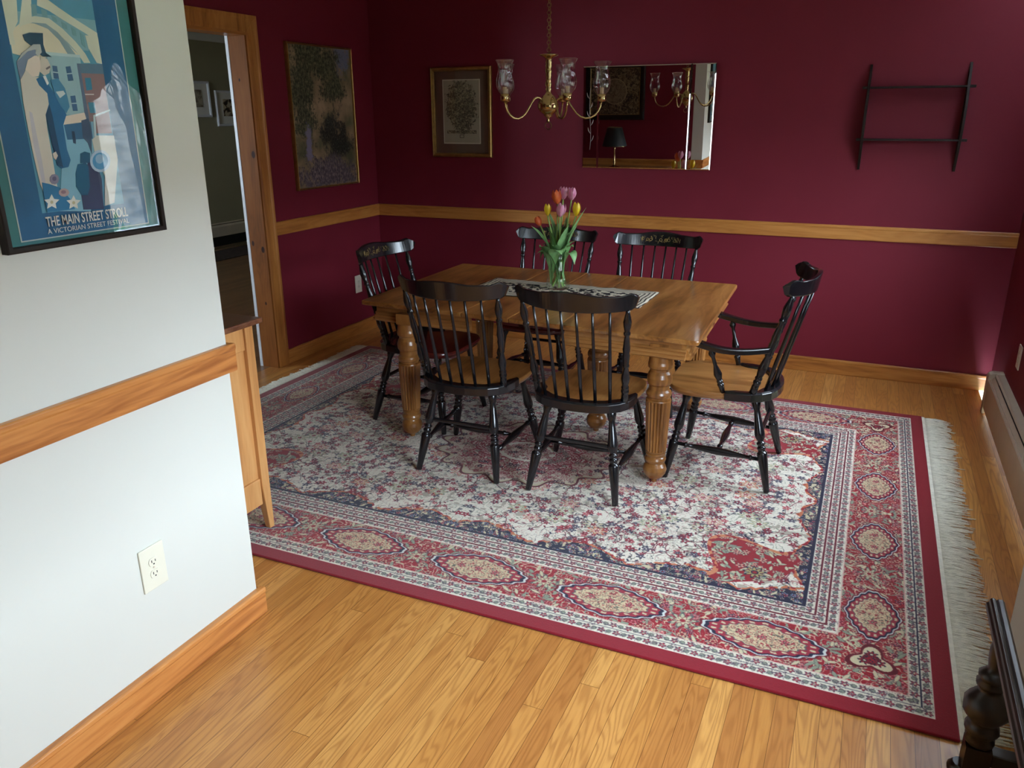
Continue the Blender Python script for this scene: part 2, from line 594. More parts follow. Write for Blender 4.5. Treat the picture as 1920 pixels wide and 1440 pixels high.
def rail(name, axis, a0, a1, face, sgn, z0, z1, mat, label, th=0.02):
    mb = MB()
    rail_profile(mb, axis, a0, a1, face, sgn, z0, z1, th)
    return struct(name, mb, mat, 0.0015, label)


rail('trim_2', 0, 0.0, W, 0, -1, RB, RT, M['trim_x'], 'oak chair rail along the burgundy back wall')
rail('trim_3', 1, -1.26, -0.0175, 0, 1, RB, RT, M['trim_y'], 'oak chair rail on the left wall, between doorway and corner')
rail('trim_4', 1, YE - 4.4, YE + 0.02, XW, 1, RB, RT, M['rail_y'], 'oak chair rail on the white wall in the foreground')
rail('trim_5', 0, 0.0, XW, YE, 1, RB, RT, M['trim_x'], 'oak chair rail behind the sideboard')
rail('baseboard_back', 0, 0.0, W - 0.0, 0, -1, 0, BH, M['trim_x'], 'oak baseboard under the back wall', 0.018)
rail('baseboard_left', 1, -1.26, -0.0155, 0, 1, 0, BH, M['trim_y'], 'oak baseboard right of the doorway', 0.018)
rail('baseboard_near', 1, YE - 4.4, YE + 0.02, XW, 1, 0, BH + 0.004, M['rail_y'], 'thick oak baseboard under the white wall in the foreground', 0.024)
rail('baseboard_front', 0, 0.0, XW, YE, 1, 0, BH, M['trim_x'], 'oak baseboard behind the sideboard', 0.018)

# doorway: casing + pine jamb
cs = MB()
pr = [(0, -1.26), (0.022, -1.26), (0.022, -1.275), (0.018, -1.285), (0.016, -1.345), (0.013, -1.357), (0, -1.357)]
cs.prism([(x, y, 0) for x, y in pr], [(x, y, 2.225 + (y + 1.26)) for x, y in pr])
pr2 = [(0, 0.0), (0.022, 0.0), (0.022, 0.015), (0.018, 0.025), (0.016, 0.085), (0.013, 0.097), (0, 0.097)]
cs.prism([(x, -1.26 - d, 2.225 - d) for x, d in pr2], [(x, DJ2 - 0.11 + d, 2.225 - d) for x, d in pr2])
pr3 = [(x, DJ2 - 0.11 + (-1.26 - y)) for x, y in pr]
cs.prism([(x, y, 0) for x, y in pr3], [(x, y, 2.225 - (y - (DJ2 - 0.11))) for x, y in pr3])
struct('trim_6', cs, M['trim_z'], 0.0015, 'oak casing round the doorway')
jb = MB().box(-0.12, 0.012, DJ, DJ + 0.018, 0, DTOP)
jb.mi = 1
jb.box(-0.12, 0.012, DJ2, DJ + 0.018, DTOP, DTOP + 0.02)
jb.mi = 0
jb.box(-0.12, 0.012, DJ2, DJ2 + 0.016, 0, DTOP)
struct('trim_7', jb, [M['pine'], M['trim_y']], 0.001, 'knotty pine jamb lining the doorway')
struct('trim_8', MB().box(-0.142, -0.12, DJ - 0.004, DJ + 0.09, 0, DTOP + 0.09).box(-0.142, -0.12, DJ2 - 0.1, DJ - 0.004, DTOP + 0.01, DTOP + 0.09), M['white_trim'], 0.001, 'white painted casing on the far side of the doorway')

# ------------------------------------------------------------------ baseboard heaters
def heater(name, label, x, y0, y1, sgn, zt=0.235, dep=0.075, zl=0.035):
    """x = wall face; sgn = direction into the room"""
    t = thing(name, label, 'heater', (x, y0, 0))
    t.location = (x, y0, 0)
    L = y1 - y0
    P = lambda d, z: (sgn * d, z)
    # back plate with top lip
    pts = [P(0, 0.02), P(0.006, 0.02), P(0.006, zt - 0.018), P(dep * 0.55, zt - 0.006), P(dep * 0.62, zt), P(dep * 0.5, zt + 0.006), P(0, zt + 0.006)]
    MB().prism([(a, 0.06, b) for a, b in pts], [(a, L - 0.06, b) for a, b in pts]).build('back_panel', M['heater'], t)
    pts = [P(dep - 0.006, zl), P(dep, zl), P(dep, zt - 0.035), P(dep - 0.008, zt - 0.026), P(dep - 0.014, zt - 0.03), P(dep - 0.006, zt - 0.036)]
    MB().prism([(a, 0.06, b) for a, b in pts], [(a, L - 0.06, b) for a, b in pts]).build('front_panel', M['heater'], t)
    pts = [P(0.012, 0.05), P(dep - 0.012, 0.05), P(dep - 0.016, zt - 0.055), P(0.012, zt - 0.055)]
    MB().prism([(a, 0.06, b) for a, b in pts], [(a, L - 0.06, b) for a, b in pts]).build('heating_fins', M['heater_dark'], t)
    pts = [P(dep * 0.62, zt - 0.012), P(dep * 0.84, zt - 0.03), P(dep * 0.80, zt - 0.033), P(dep * 0.58, zt - 0.016)]
    MB().prism([(a, 0.06, b) for a, b in pts], [(a, L - 0.06, b) for a, b in pts]).build('damper_blade', M['heater'], t)
    for e in (0, L - 0.06):
        o = [P(0, 0), P(dep * 0.35, 0), P(dep * 0.4, 0.03), P(dep * 0.8, 0.03), P(dep * 0.85, 0.0), P(dep + 0.004, 0.0), P(dep + 0.004, zt - 0.03)]
        for k in range(7):
            a = PI / 2 * k / 6
            o.append(P((dep - 0.03) + 0.034 * math.cos(a), zt - 0.022 + 0.032 * math.sin(a)))
        o.append(P(0, zt + 0.01))
        MB().prism([(a, e, b) for a, b in o], [(a, e + 0.065, b) for a, b in o]).build('end_cap', M['heater'], t, 0.002)
    return t


heater('baseboard_heater', 'cream metal baseboard heater along the right wall', W, -2.93, -0.40, -1)
hh = heater('baseboard_heater', 'grey baseboard heater seen through the doorway', -4.1, -1.0, 4.8, 1, 0.325, 0.07, 0.17)


# ------------------------------------------------------------------ the patterned rug
RX0, RX1, RY0, RY1 = 0.2829, 4.0194, -3.385, -0.6748
RTH = 0.011


def rug_image():
    rs = np.random.RandomState(7)
    LX, LY = RX1 - RX0, RY1 - RY0
    res = 0.0021
    nx, ny = int(LX / 2 / res), int(LY / 2 / res)
    a = (np.arange(nx) + 0.5) * (LX / 2 / nx)
    b = (np.arange(ny) + 0.5) * (LY / 2 / ny)
    A, B = np.meshgrid(a, b)      # rows = b (from near edge), cols = a (from side edge)
    img = np.zeros((ny, nx, 3), np.float32)

    def c(*rgb):
        return np.array(rgb, np.float32) / 255
    IV, RED, NAVY, SAGE, TAN, PINK, DRED, CREAM, BLUE, GREY = c(222, 214, 200), c(146, 18, 38), c(30, 28, 58), c(138, 146, 126), c(192, 158, 118), c(196, 108, 112), c(100, 14, 34), c(196, 184, 152), c(134, 150, 168), c(96, 92, 92)

    def vn(sx, seed):
        r = np.random.RandomState(seed)
        gx, gy = int(LX / 2 / sx) + 4, int(LY / 2 / sx) + 4
        g = r.rand(gy, gx)
        fx, fy = A / sx, B / sx
        ix, iy = fx.astype(int), fy.astype(int)
        tx, ty = fx - ix, fy - iy
        tx, ty = tx * tx * (3 - 2 * tx), ty * ty * (3 - 2 * ty)
        return (g[iy, ix] * (1 - tx) + g[iy, ix + 1] * tx) * (1 - ty) + (g[iy + 1, ix] * (1 - tx) + g[iy + 1, ix + 1] * tx) * ty

    def paint(mask, col):
        img[mask] = col

    def curls(s, seed, lo, wid):
        n_ = vn(s, seed) + 0.5 * vn(s * 0.5, seed + 1)
        fr = np.abs(((n_ * 3.2) % 1.0) - 0.5)
        return fr < wid

    wa = [0, .060, .125, .335, .45]
    wb = [0, .064, .140, .372, .50]
    ta = np.interp(A, wa + [3], [0, 1, 2, 3, 4, 20])
    tb = np.interp(B, wb + [3], [0, 1, 2, 3, 4, 20])
    side = ta < tb
    t = np.minimum(ta, tb)
    s = np.where(side, LY / 2 - B, LX / 2 - A)       # along-border distance from the middle
    fld = t >= 4

    def window_(cx, cy, R):
        i0, i1 = max(0, int((cx - R) / (LX / 2) * nx)), min(nx, int((cx + R) / (LX / 2) * nx) + 2)
        j0, j1 = max(0, int((cy - R) / (LY / 2) * ny)), min(ny, int((cy + R) / (LY / 2) * ny) + 2)
        return slice(j0, j1), slice(i0, i1)

    def rosette(cx, cy, R, petal, n_=5, rot=0, out=DRED, mid=CREAM, ex=1, ey=1, clip=None):
        w = window_(cx, cy, R * max(ex, ey) * 1.1)
        X, Y = (A[w] - cx) / ex, (B[w] - cy) / ey
        if X.size == 0: return
        r, th = np.hypot(X, Y), np.arctan2(Y, X) + rot
        e = R * (0.74 + 0.26 * np.cos(n_ * th))
        sub = img[w]
        k = clip[w] if clip is not None else np.ones_like(r, bool)
        sub[(r < e) & k] = out
        sub[(r < e * 0.8) & k] = petal
        sub[(r < R * 0.32) & k] = out
        sub[(r < R * 0.2) & k] = mid

    def leaf(cx, cy, L, wd_, ang, col, out=None, clip=None):
        w = window_(cx, cy, L)
        X, Y = A[w] - cx, B[w] - cy
        if X.size == 0: return
        u = X * math.cos(ang) + Y * math.sin(ang)
        v = -X * math.sin(ang) + Y * math.cos(ang)
        f = np.abs(v) / wd_ - (1 - (u / L) ** 2)
        k = clip[w] if clip is not None else np.ones_like(u, bool)
        if out is not None:
            img[w][(np.abs(u) < L) & (f < 0.25) & k] = out
        img[w][(np.abs(u) < L) & (f < 0) & k] = col

    def stem(pts, wid, col, clip=None):
        for (xa, ya), (xb, yb) in zip(pts, pts[1:]):
            w = window_((xa + xb) / 2, (ya + yb) / 2, math.hypot(xb - xa, yb - ya) / 2 + wid * 2)
            X, Y = A[w] - xa, B[w] - ya
            if X.size == 0: continue
            dx, dy = xb - xa, yb - ya
            L2 = dx * dx + dy * dy + 1e-9
            q = np.clip((X * dx + Y * dy) / L2, 0, 1)
            d = np.hypot(X - q * dx, Y - q * dy)
            k = clip[w] if clip is not None else np.ones_like(d, bool)
            img[w][(d < wid) & k] = col

    # ---- field
    paint(fld, IV)
    for sd, col, wd_ in ((11, SAGE, .045), (21, c(168, 150, 138), .04), (31, c(184, 140, 134), .04), (51, GREY, .028)):
        region = vn(0.13, sd + 100) > 0.5
        paint(fld & curls(0.038, sd, 0, wd_) & region, col)
    blob = (vn(0.02, 301) > 0.72) & (vn(0.11, 302) > 0.42)
    paint(fld & blob, c(172, 160, 146))
    cw, ch = LX / 2, LY / 2
    for i in range(400):        # sprigs of small red flowers on curling stems
        x, y = rs.uniform(.5, cw), rs.uniform(.54, ch)
        an = rs.uniform(0, 2 * PI)
        pts = []
        px_, py_ = x, y
        for k in range(7):
            pts.append((px_, py_))
            an += rs.uniform(-.7, .7)
            px_ += .017 * math.cos(an); py_ += .017 * math.sin(an)
        stem(pts, .0014, GREY if i % 2 else DRED, fld)
        for k in (2, 4):
            leaf(pts[k][0] + .008, pts[k][1] + .006, .011, .0035, an + 1 + k, (SAGE, NAVY, GREY, DRED)[i % 4], None, fld)
        pal = [(c(156, 30, 52), DRED), (c(170, 52, 70), DRED), (PINK, RED), (c(160, 38, 58), GREY), (c(110, 100, 112), NAVY), (c(150, 34, 50), NAVY)][rs.randint(6)]
        rosette(pts[-1][0], pts[-1][1], rs.uniform(.013, .022), pal[0], 5, an, pal[1], IV, clip=fld)
        if i % 2 == 0:
            rosette(pts[0][0], pts[0][1], rs.uniform(.009, .015), pal[0], 5, an + 1, pal[1], IV, clip=fld)
    for i in range(38):         # larger palmettes outlined
        x, y = rs.uniform(.62, cw), rs.uniform(.66, ch)
        R = rs.uniform(.035, .05)
        oc = [SAGE, PINK, GREY, c(190, 80, 60)][i % 4]
        rosette(x, y, R, CREAM, 7, i, oc, IV, 1.2, .9, clip=fld)
        rosette(x, y, R * .62, IV, 7, i + .3, oc, oc, 1.2, .9, clip=fld)
        rosette(x, y, R * .3, [RED, PINK][i % 2], 5, i, DRED, CREAM, clip=fld)

    # ---- navy clouds along the field edges with orange plumes
    fa, fb = A - wa[4], B - wb[4]
    hump_b = 0.012 + 0.080 * np.abs(np.sin((LX / 2 - A) * PI / .42 + .5)) ** 1.4
    hump_a = 0.010 + 0.062 * np.abs(np.sin((LY / 2 - B) * PI / .38 + .2)) ** 1.4
    nz = (vn(.02, 71) - .5) * .02
    navy = fld & ((fb + nz < hump_b) | (fa + nz < hump_a))
    edge = fld & ((fb + nz < hump_b + .014) | (fa + nz < hump_a + .014)) & ~navy
    paint(edge & (vn(.016, 72) > .35), c(190, 112, 76))
    paint(edge & (vn(.013, 73) > .66), RED)
    paint(navy, NAVY)
    idx = np.argwhere(navy)
    for i in range(560):
        j, k = idx[rs.randint(len(idx))]
        x, y = A[j, k], B[j, k]
        if i % 3:
            rosette(x, y, rs.uniform(.009, .016), [PINK, BLUE, CREAM, SAGE][i % 4], 5, i, NAVY, RED, clip=navy)
        else:
            leaf(x, y, .014, .005, rs.uniform(0, 6), [SAGE, BLUE, CREAM][i % 3 - 1], None, navy)
    # ---- red corner spandrel, scalloped
    r_ = np.hypot(fa * 1.02, fb * 1.0)
    th_ = np.arctan2(fb, fa)
    rim = .40 + .045 * np.cos(th_ * 8) - .07 * np.cos(th_ * 4)
    spand = fld & (r_ < rim) & (fb > .028 + .10 * np.clip(np.abs(fa - .30) / .2, 0, 1)) & (fa > .028 + .10 * np.clip(np.abs(fb - .30) / .2, 0, 1) * .8)
    ring = fld & (r_ < rim + .022) & ~spand & ~navy
    paint(ring & (r_ > rim - .03), c(196, 128, 92))
    paint(ring & (vn(.014, 75) > .6) & (r_ > rim - .03), RED)
    paint(spand, RED)
    idx = np.argwhere(spand)
    for i in range(150):
        j, k = idx[rs.randint(len(idx))]
        x, y = A[j, k], B[j, k]
        if i % 2:
            rosette(x, y, rs.uniform(.011, .021), [PINK, CREAM, SAGE, c(214, 150, 130)][i % 4], 5, i, [DRED, GREY][i % 2], RED, clip=spand)
        else:
            leaf(x, y, rs.uniform(.012, .024), .006, rs.uniform(0, 6), [SAGE, CREAM, c(176, 178, 150)][i % 3], GREY, spand)
    rosette(wa[4] + .19, wb[4] + .15, .045, c(170, 150, 100), 9, 0, NAVY, RED, clip=spand)
    # ---- centre medallion
    q = np.hypot((LX / 2 - A) / 1.25, LY / 2 - B)
    tm = np.arctan2(LY / 2 - B, (LX / 2 - A) / 1.25)
    e = .36 + .025 * np.cos(tm * 16)
    med = fld & (q < e)
    paint(fld & (q < e + .012), DRED)
    paint(med, CREAM)
    paint(fld & (q < e - .015), c(206, 190, 172))
    paint(fld & (q < e - .03) & curls(.03, 91, 0, .13), c(150, 40, 60))
    paint(fld & (q < .24 + .02 * np.cos(tm * 12)), c(150, 36, 54))
    paint(fld & (q < .23 + .02 * np.cos(tm * 12)) & curls(.028, 93, 0, .2), IV)
    paint(fld & (q < .12), IV)
    paint(fld & (q < .10) & curls(.02, 95, 0, .15), RED)
    idx = np.argwhere(med)
    for i in range(90):
        j, k = idx[rs.randint(len(idx))]
        rosette(A[j, k], B[j, k], rs.uniform(.012, .02), [PINK, SAGE, CREAM, NAVY][i % 4], 5, i, DRED, IV, clip=med)

    # ---- borders
    paint(t < 1, c(136, 16, 38))
    g1 = (t >= 1) & (t < 2)
    g2 = (t >= 3) & (t < 4)
    m1 = (t >= 2) & (t < 3)
    paint(g1, c(206, 200, 182))
    paint(g2, c(214, 206, 190))
    paint(m1, RED)
    # guard florets: repeated cell pattern
    for g, lo, sub, per in ((g1, 1, 2, .052), (g2, 3, 3, .052)):
        f = (t - lo) * sub
        lane = f.astype(int)
        v_ = (f - lane - .5)
        wv = np.where(side, (wa[int(lo) + 1] - wa[int(lo)]) / sub, (wb[int(lo) + 1] - wb[int(lo)]) / sub)
        u_ = ((s + lane * .021) / per) % 1 - .5
        X, Y = u_ * per, v_ * wv
        r, th = np.hypot(X, Y), np.arctan2(Y, X)
        e = .0145 * (.75 + .25 * np.cos(5 * th + lane))
        paint(g & (r < e), c(70, 40, 60))
        paint(g & (r < e * .78), c(158, 48, 66))
        paint(g & (r < .0045), CREAM)
        X2 = (((s + lane * .021) / per + .5) % 1 - .5) * per
        r2 = np.hypot(X2 / 1.0, Y)
        paint(g & (r2 < .0095), GREY)
        paint(g & (r2 < .0065), SAGE)
        paint(g & (np.abs(Y - .006 * np.sin(2 * PI * s / per * 1.0)) < .0015), c(88, 84, 100))
        paint(g & curls(.014, 130 + lo, 0, .09) & (vn(.02, 140 + lo) > .45), c(108, 88, 96))
        line = np.abs(v_) > .5 - .0016 / np.maximum(wv, .001) * 1.2
        paint(g & line, NAVY if lo == 1 else DRED)
    # main border vines
    paint(m1 & curls(.034, 151, 0, .11), CREAM)
    paint(m1 & curls(.045, 161, 0, .07), SAGE)
    paint(m1 & curls(.03, 171, 0, .03), c(214, 150, 140))
    idx = np.argwhere(m1)
    for i in range(620):
        j, k = idx[rs.randint(len(idx))]
        if i % 2:
            rosette(A[j, k], B[j, k], rs.uniform(.011, .02), [CREAM, PINK, SAGE, c(206, 170, 140)][i % 4], 5, i, [DRED, GREY, NAVY][i % 3], RED, clip=m1)
        else:
            leaf(A[j, k], B[j, k], rs.uniform(.014, .026), .006, rs.uniform(0, 6), [CREAM, SAGE][i % 4 // 2], GREY, m1)

    def cartouche(cx, cy, hx, hy):
        w = window_(cx, cy, max(hx, hy) * 1.25)
        X, Y = (A[w] - cx) / hx, (B[w] - cy) / hy
        if X.size == 0: return
        horiz = hx > hy
        P_, Q_ = (X, Y) if horiz else (Y, X)
        d = (np.abs(Q_) ** 1.45 + np.abs(P_) ** 1.45) ** (1 / 1.45)
        wob = .028 * np.cos(np.arctan2(Q_, P_) * 18)
        d = d + wob
        sub = img[w]
        k = m1[w]
        sub[(d < 1.0) & k] = DRED
        sub[(d < .96) & k] = c(196, 200, 196)
        sub[(d < .91) & k] = NAVY
        sub[(d < .85) & k] = c(150, 40, 60)
        dots = (np.abs(((np.arctan2(Q_, P_) * 11 / PI) % 1) - .5) < .22)
        sub[(d < .80) & (d > .71) & dots & k] = CREAM
        sub[(d < .67) & k] = GREY
        sub[(d < .64) & k] = c(200, 180, 146)
        n1 = curls(.02, 201, 0, .09)[w]
        n2 = curls(.02, 211, 0, .08)[w]
        sub[(d < .6) & n1 & k] = c(150, 54, 62)
        sub[(d < .6) & n2 & k] = c(96, 92, 84)
        if horiz:
            for q_ in (-.33, 0, .33):
                rosette(cx + q_ * hx, cy, .017, PINK, 5, q_, DRED, SAGE)
        else:
            for q_ in (-.3, .3):
                rosette(cx, cy + q_ * hy, .017, PINK, 5, q_, DRED, SAGE)

    ym = (wb[2] + wb[3]) / 2
    xm = (wa[2] + wa[3]) / 2
    for k in (.5, 1.5, 2.5):
        cartouche(LX / 2 - k * .523, ym, .212, .102)
    for k in (0, 1, 2):
        rosette(LX / 2 - k * .523, ym + (.02 if k % 2 else -.015), .058, c(176, 176, 146), 9, 0, GREY, RED, 1, .85, clip=m1)
        rosette(LX / 2 - k * .523, ym + (.02 if k % 2 else -.015), .034, CREAM, 7, 0, c(140, 60, 70), RED, 1, .85, clip=m1)
    for k in (.5, 1.5):
        cartouche(xm, LY / 2 - k * .545, .094, .165)
    for k in (0, 1):
        rosette(xm + .015, LY / 2 - k * .545, .052, c(176, 176, 146), 9, 0, GREY, RED, .85, 1, clip=m1)
        rosette(xm + .015, LY / 2 - k * .545, .03, CREAM, 7, 0, c(140, 60, 70), RED, .85, 1, clip=m1)
    # corner palmette
    rosette(xm, ym + .02, .085, CREAM, 3, .5, DRED, RED, clip=m1)
    for dx, dy in ((-.022, -.01), (.02, -.012), (0, .026)):
        rosette(xm + dx, ym + .02 + dy, .022, RED, 7, 0, NAVY, CREAM, clip=m1)
    # dividing lines
    for tt, col, w_ in ((1, IV, .03), (2, c(206, 170, 160), .014), (3, c(206, 170, 160), .014), (3.33, DRED, .03), (3.66, DRED, .02), (4, NAVY, .045)):
        paint(np.abs(t - tt) < w_, col)
    img[:] = np.clip((img - .5) * 1.08 + .49, 0, 1)
    img[:] = np.clip(img * (1 + .10 * (rs.rand(ny, nx, 1) - .5)), 0, 1)
    full = np.concatenate([img, img[:, ::-1]], 1)
    full = np.concatenate([full, full[::-1]], 0)
    h_, w2 = full.shape[:2]
    px = np.ones((h_, w2, 4), np.float32)
    px[..., :3] = full
    im = bpy.data.images.new('woven_rug_pattern', w2, h_)
    im.pixels.foreach_set(px.ravel())
    im.update()
    im.pack()
    return im


def rug():
    t = thing('area_rug', 'large red bordered ivory floral rug with white fringes under the dining table', 'rug', (0, 0, 0))
    m, nt, p = newmat('woven_wool')
    n = N(nt)
    im = n.node('ShaderNodeTexImage', image=rug_image(), interpolation='Cubic')
    n.link(n.mapping(n.coord('Object'), (1 / (RX1 - RX0), 1 / (RY1 - RY0), 1), (-RX0 / (RX1 - RX0), -RY0 / (RY1 - RY0), 0)), im.inputs[0])
    n.link(im.outputs[0], p.inputs['Base Color'])
    setp(p, 0.85, 0, 0.25)
    p.inputs['Sheen Weight'].default_value = 0.25
    n.bump(n.noise(n.coord(), 420, 2), p, 0.5)
    MB().box(RX0, RX1, RY0, RY1, 0.0008, RTH).build('pile', m, t, 0.004)
    # bound edges along the long sides
    rnd = random.Random(3)
    for side in (0, 1):
        mb = MB()
        xe, sg = (RX1, 1) if side else (RX0, -1)
        L0 = 0.125 if side else 0.085
        mb.box(min(xe, xe + sg * 0.014), max(xe, xe + sg * 0.014), RY0 + 0.01, RY1 - 0.005, 0.0008, 0.007)
        y = RY0 + 0.012
        while y < RY1 - 0.01:
            L = L0 * rnd.uniform(0.75, 1.1)
            if rnd.random() < 0.12: L *= 1.15
            drift = 0.015 * math.sin(y * 9) + rnd.uniform(-.014, .014)
            pts, rr = [], []
            for k in range(6):
                u = k / 5
                pts.append((xe + sg * (0.01 + L * u), y + drift * u * u + rnd.uniform(-.0015, .0015), 0.0035 + 0.004 * math.sin(u * PI) * rnd.uniform(.3, 1.3)))
                rr.append(0.0034 - 0.0014 * u)
            pts[-1] = (pts[-1][0], pts[-1][1], 0.0028)
            mb.tube(pts, rr, 5)
            y += rnd.uniform(.0036, .0058)
        tag(mb.build('fringe', M['fringe'], t), 'white cotton fringe', kind='stuff')


rug()


# ------------------------------------------------------------------ dining table
TZ = 0.74
QC = [(1.246, -2.118), (3.014, -2.224), (2.974, -0.943), (1.238, -0.945)]   # NL NR FR FL


def TQ(s, v):
    a, b, c_, d = [Vector(q) for q in QC]
    return (a * (1 - s) + b * s) * (1 - v) + (d * (1 - s) + c_ * s) * v


def sx(x):
    return (x - 1.222) / (2.994 - 1.222)


LEG = [(0.0, .013), (.012, .016), (.026, .016), (.034, .03), (.048, .042), (.075, .055), (.105, .060), (.133, .055), (.155, .044), (.163, .042), (.17, .050), (.19, .054), (.205, .050), (.213, .046), (.225, .048), (.235, .050), (.24, .046),
       (.25, .050), (.26, .052), (.261, .051), (.262, .052), (.45, .057), (.652, .062), (.654, .062), (.665, .060), (.67, .052), (.68, .052), (.69, .060), (.71, .062), (.725, .058), (.74, .050), (.77, .050), (.785, .058), (.80, .060), (.83, .061), (.86, .056), (.88, .048), (.895, .050), (.905, .058), (.93, .060), (.95, .057), (1.0, .054)]


def dining_table():
    t = thing('dining_table', 'rectangular golden oak extension table with thick reeded legs', 'table', (2.1, -1.55, 0))
    ox = Vector((2.1, -1.55, 0))
    H = TZ - 0.105
    brk = [(0, sx(1.826)), (sx(1.828), sx(2.087)), (sx(2.089), sx(2.352)), (sx(2.354), 1)]
    for i, (s0, s1) in enumerate(brk):
        mb = MB()
        c = [TQ(s0, 0), TQ(s1, 0), TQ(s1, 1), TQ(s0, 1)]
        def rnd(cn, pts, R=.02):
            out = []
            for k, q in enumerate(pts):
                if k in cn:
                    pr_, nx_ = pts[k - 1], pts[(k + 1) % 4]
                    d0, d1 = (pr_ - q).normalized(), (nx_ - q).normalized()
                    for j in range(5):
                        w = j / 4
                        pa, pb = q + d0 * R, q + d1 * R
                        out.append(pa * (1 - w) ** 2 + q * 2 * w * (1 - w) + pb * w * w)
                else:
                    out.append(q)
            return out
        cn = {0: (0, 3), 3: (1, 2)}.get(i, ())
        ring = rnd(cn, c)
        m_ = Vector((sum(q.x for q in c) / 4, sum(q.y for q in c) / 4))
        mb.prism([(q.x, q.y, TZ - .022) for q in ring], [(q.x, q.y, TZ) for q in ring])
        nm = 'table_leaf' if i in (1, 2) else 'table_top'
        o = mb.build(nm, M['table'], t, 0.005, origin=None)
        o.location = -ox
    def apron(s0, s1, v0, v1, horiz, out):
        """reeded apron board between two table points"""
        a, b = TQ(s0, v0), TQ(s1, v1)
        d = (b - a).normalized()
        nrm = Vector((d.y, -d.x)) * out
        prof = [(0, TZ - .022), (.0, TZ - .06), (.004, TZ - .064), (.007, TZ - .070), (.004, TZ - .076), (.009, TZ - .080), (.012, TZ - .086), (.009, TZ - .092), (.014, TZ - .096), (.017, TZ - .102), (.012, TZ - .108), (-.014, TZ - .108), (-.014, TZ - .022)]
        mb = MB()
        mb.prism([(a.x + nrm.x * p * 1.5, a.y + nrm.y * p * 1.5, z) for p, z in prof], [(b.x + nrm.x * p * 1.5, b.y + nrm.y * p * 1.5, z) for p, z in prof])
        o = mb.build('apron', M['table_x'] if horiz else M['table'], t)
        o.location = -ox
    vi, so, si = .052, .034, .966
    apron(so, sx(1.845), vi, vi, True, 1)
    apron(sx(2.355), si, vi, vi, True, 1)
    apron(so, sx(1.845), 1 - vi, 1 - vi, True, -1)
    apron(sx(2.355), si, 1 - vi, 1 - vi, True, -1)
    apron(so, so, vi, 1 - vi, False, -1)
    apron(si, si, vi, 1 - vi, False, 1)
    # sliding runners under the leaves
    for v in (.36, .64):
        a, b = TQ(sx(1.5), v), TQ(sx(2.8), v)
        o = MB().box(a.x, b.x, a.y - .02, a.y + .02, TZ - .085, TZ - .024).build('extension_runner', M['table_x'], t)
        o.location = -ox
    legs = [(1.50, -2.078), (2.832, -2.11), (1.46, -1.09), (2.80, -1.12), (2.385, -1.62)]
    for i, (x, y) in enumerate(legs):
        top = TZ - .05 if i < 4 else TZ - .085
        mb = MB()
        mb.turned((x, y, RTH + .0), (x, y, H + .0), [(t, r * .93) for t, r in LEG], 80, flute=(.262, .653, 0, .07))
        mb.box(x - .042, x + .042, y - .042, y + .042, H, top)
        o = mb.build('leg', M['table_z'], t)
        o.location = -ox
        w = MB().ring((x, y, RTH + .012), .007, .0045, 'X', 14, 8).turned((x, y, RTH + .012), (x, y, RTH + .03), [(0, .004), (1, .006)], 10).build('caster', M['near_black_wood'], o)
    return t


dining_table()

# runner cloth
def table_runner():
    m, nt, p = newmat('striped_tapestry')
    n = N(nt)
    sep = n.node('ShaderNodeSeparateXYZ')
    n.link(n.coord('Object'), sep.inputs[0])
    hx, hy = .49, .20
    wob = n.m('MULTIPLY', n.m('SUBTRACT', n.noise(n.mapping(n.coord('Object'), (7, 7, 7)), 1, 2), .5), .03)
    dx = n.m('SUBTRACT', hx, n.m('ABSOLUTE', sep.outputs[0]))
    dy = n.m('SUBTRACT', hy, n.m('ABSOLUTE', n.m('ADD', sep.outputs[1], 0)))
    d = n.m('ADD', n.m('MINIMUM', dx, dy), wob)
    st = n.m('ABSOLUTE', n.m('SINE', n.m('MULTIPLY', d, 150)))
    nz = n.noise(n.mapping(n.coord('Object'), (30, 30, 30)), 1, 3)
    inner = n.m('GREATER_THAN', d, .085)
    f = n.m('ADD', n.m('MULTIPLY', st, n.m('SUBTRACT', 1, inner)), n.m('MULTIPLY', n.m('GREATER_THAN', nz, .49), inner))
    col = n.ramp(f, [(.3, srgb(34, 28, 34)), (.5, srgb(120, 104, 96)), (.62, srgb(206, 196, 176))])
    n.link(col, p.inputs['Base Color'])
    setp(p, .85, 0, .3)
    mb = MB()
    nx_, ny_ = 60, 20
    g = []
    for j in range(ny_ + 1):
        row = []
        for i in range(nx_ + 1):
            u, v = i / nx_ * 2 - 1, j / ny_ * 2 - 1
            z = .0035 + .0022 * max(0, math.sin(u * 26 + v * 2)) * abs(v) ** 3 + .001
            y = v * hy + .006 * math.sin(u * 17) * (v > 0)
            row.append(mb.bm.verts.new((u * hx, y, z)))
        g.append(row)
    fs = [mb.bm.faces.new((g[j][i], g[j][i + 1], g[j + 1][i + 1], g[j + 1][i])) for j in range(ny_) for i in range(nx_)]
    mb._set(fs, True)
    o = mb.build('table_runner', m)
    so = o.modifiers.new('thickness', 'SOLIDIFY')
    so.thickness = .0025
    so.offset = -1
    o.location = (2.135, -1.53, TZ - .0005)
    o.rotation_euler = (0, 0, math.radians(-1))
    tag(o, 'black and cream striped woven runner lying on the oak table', 'table runner')


table_runner()

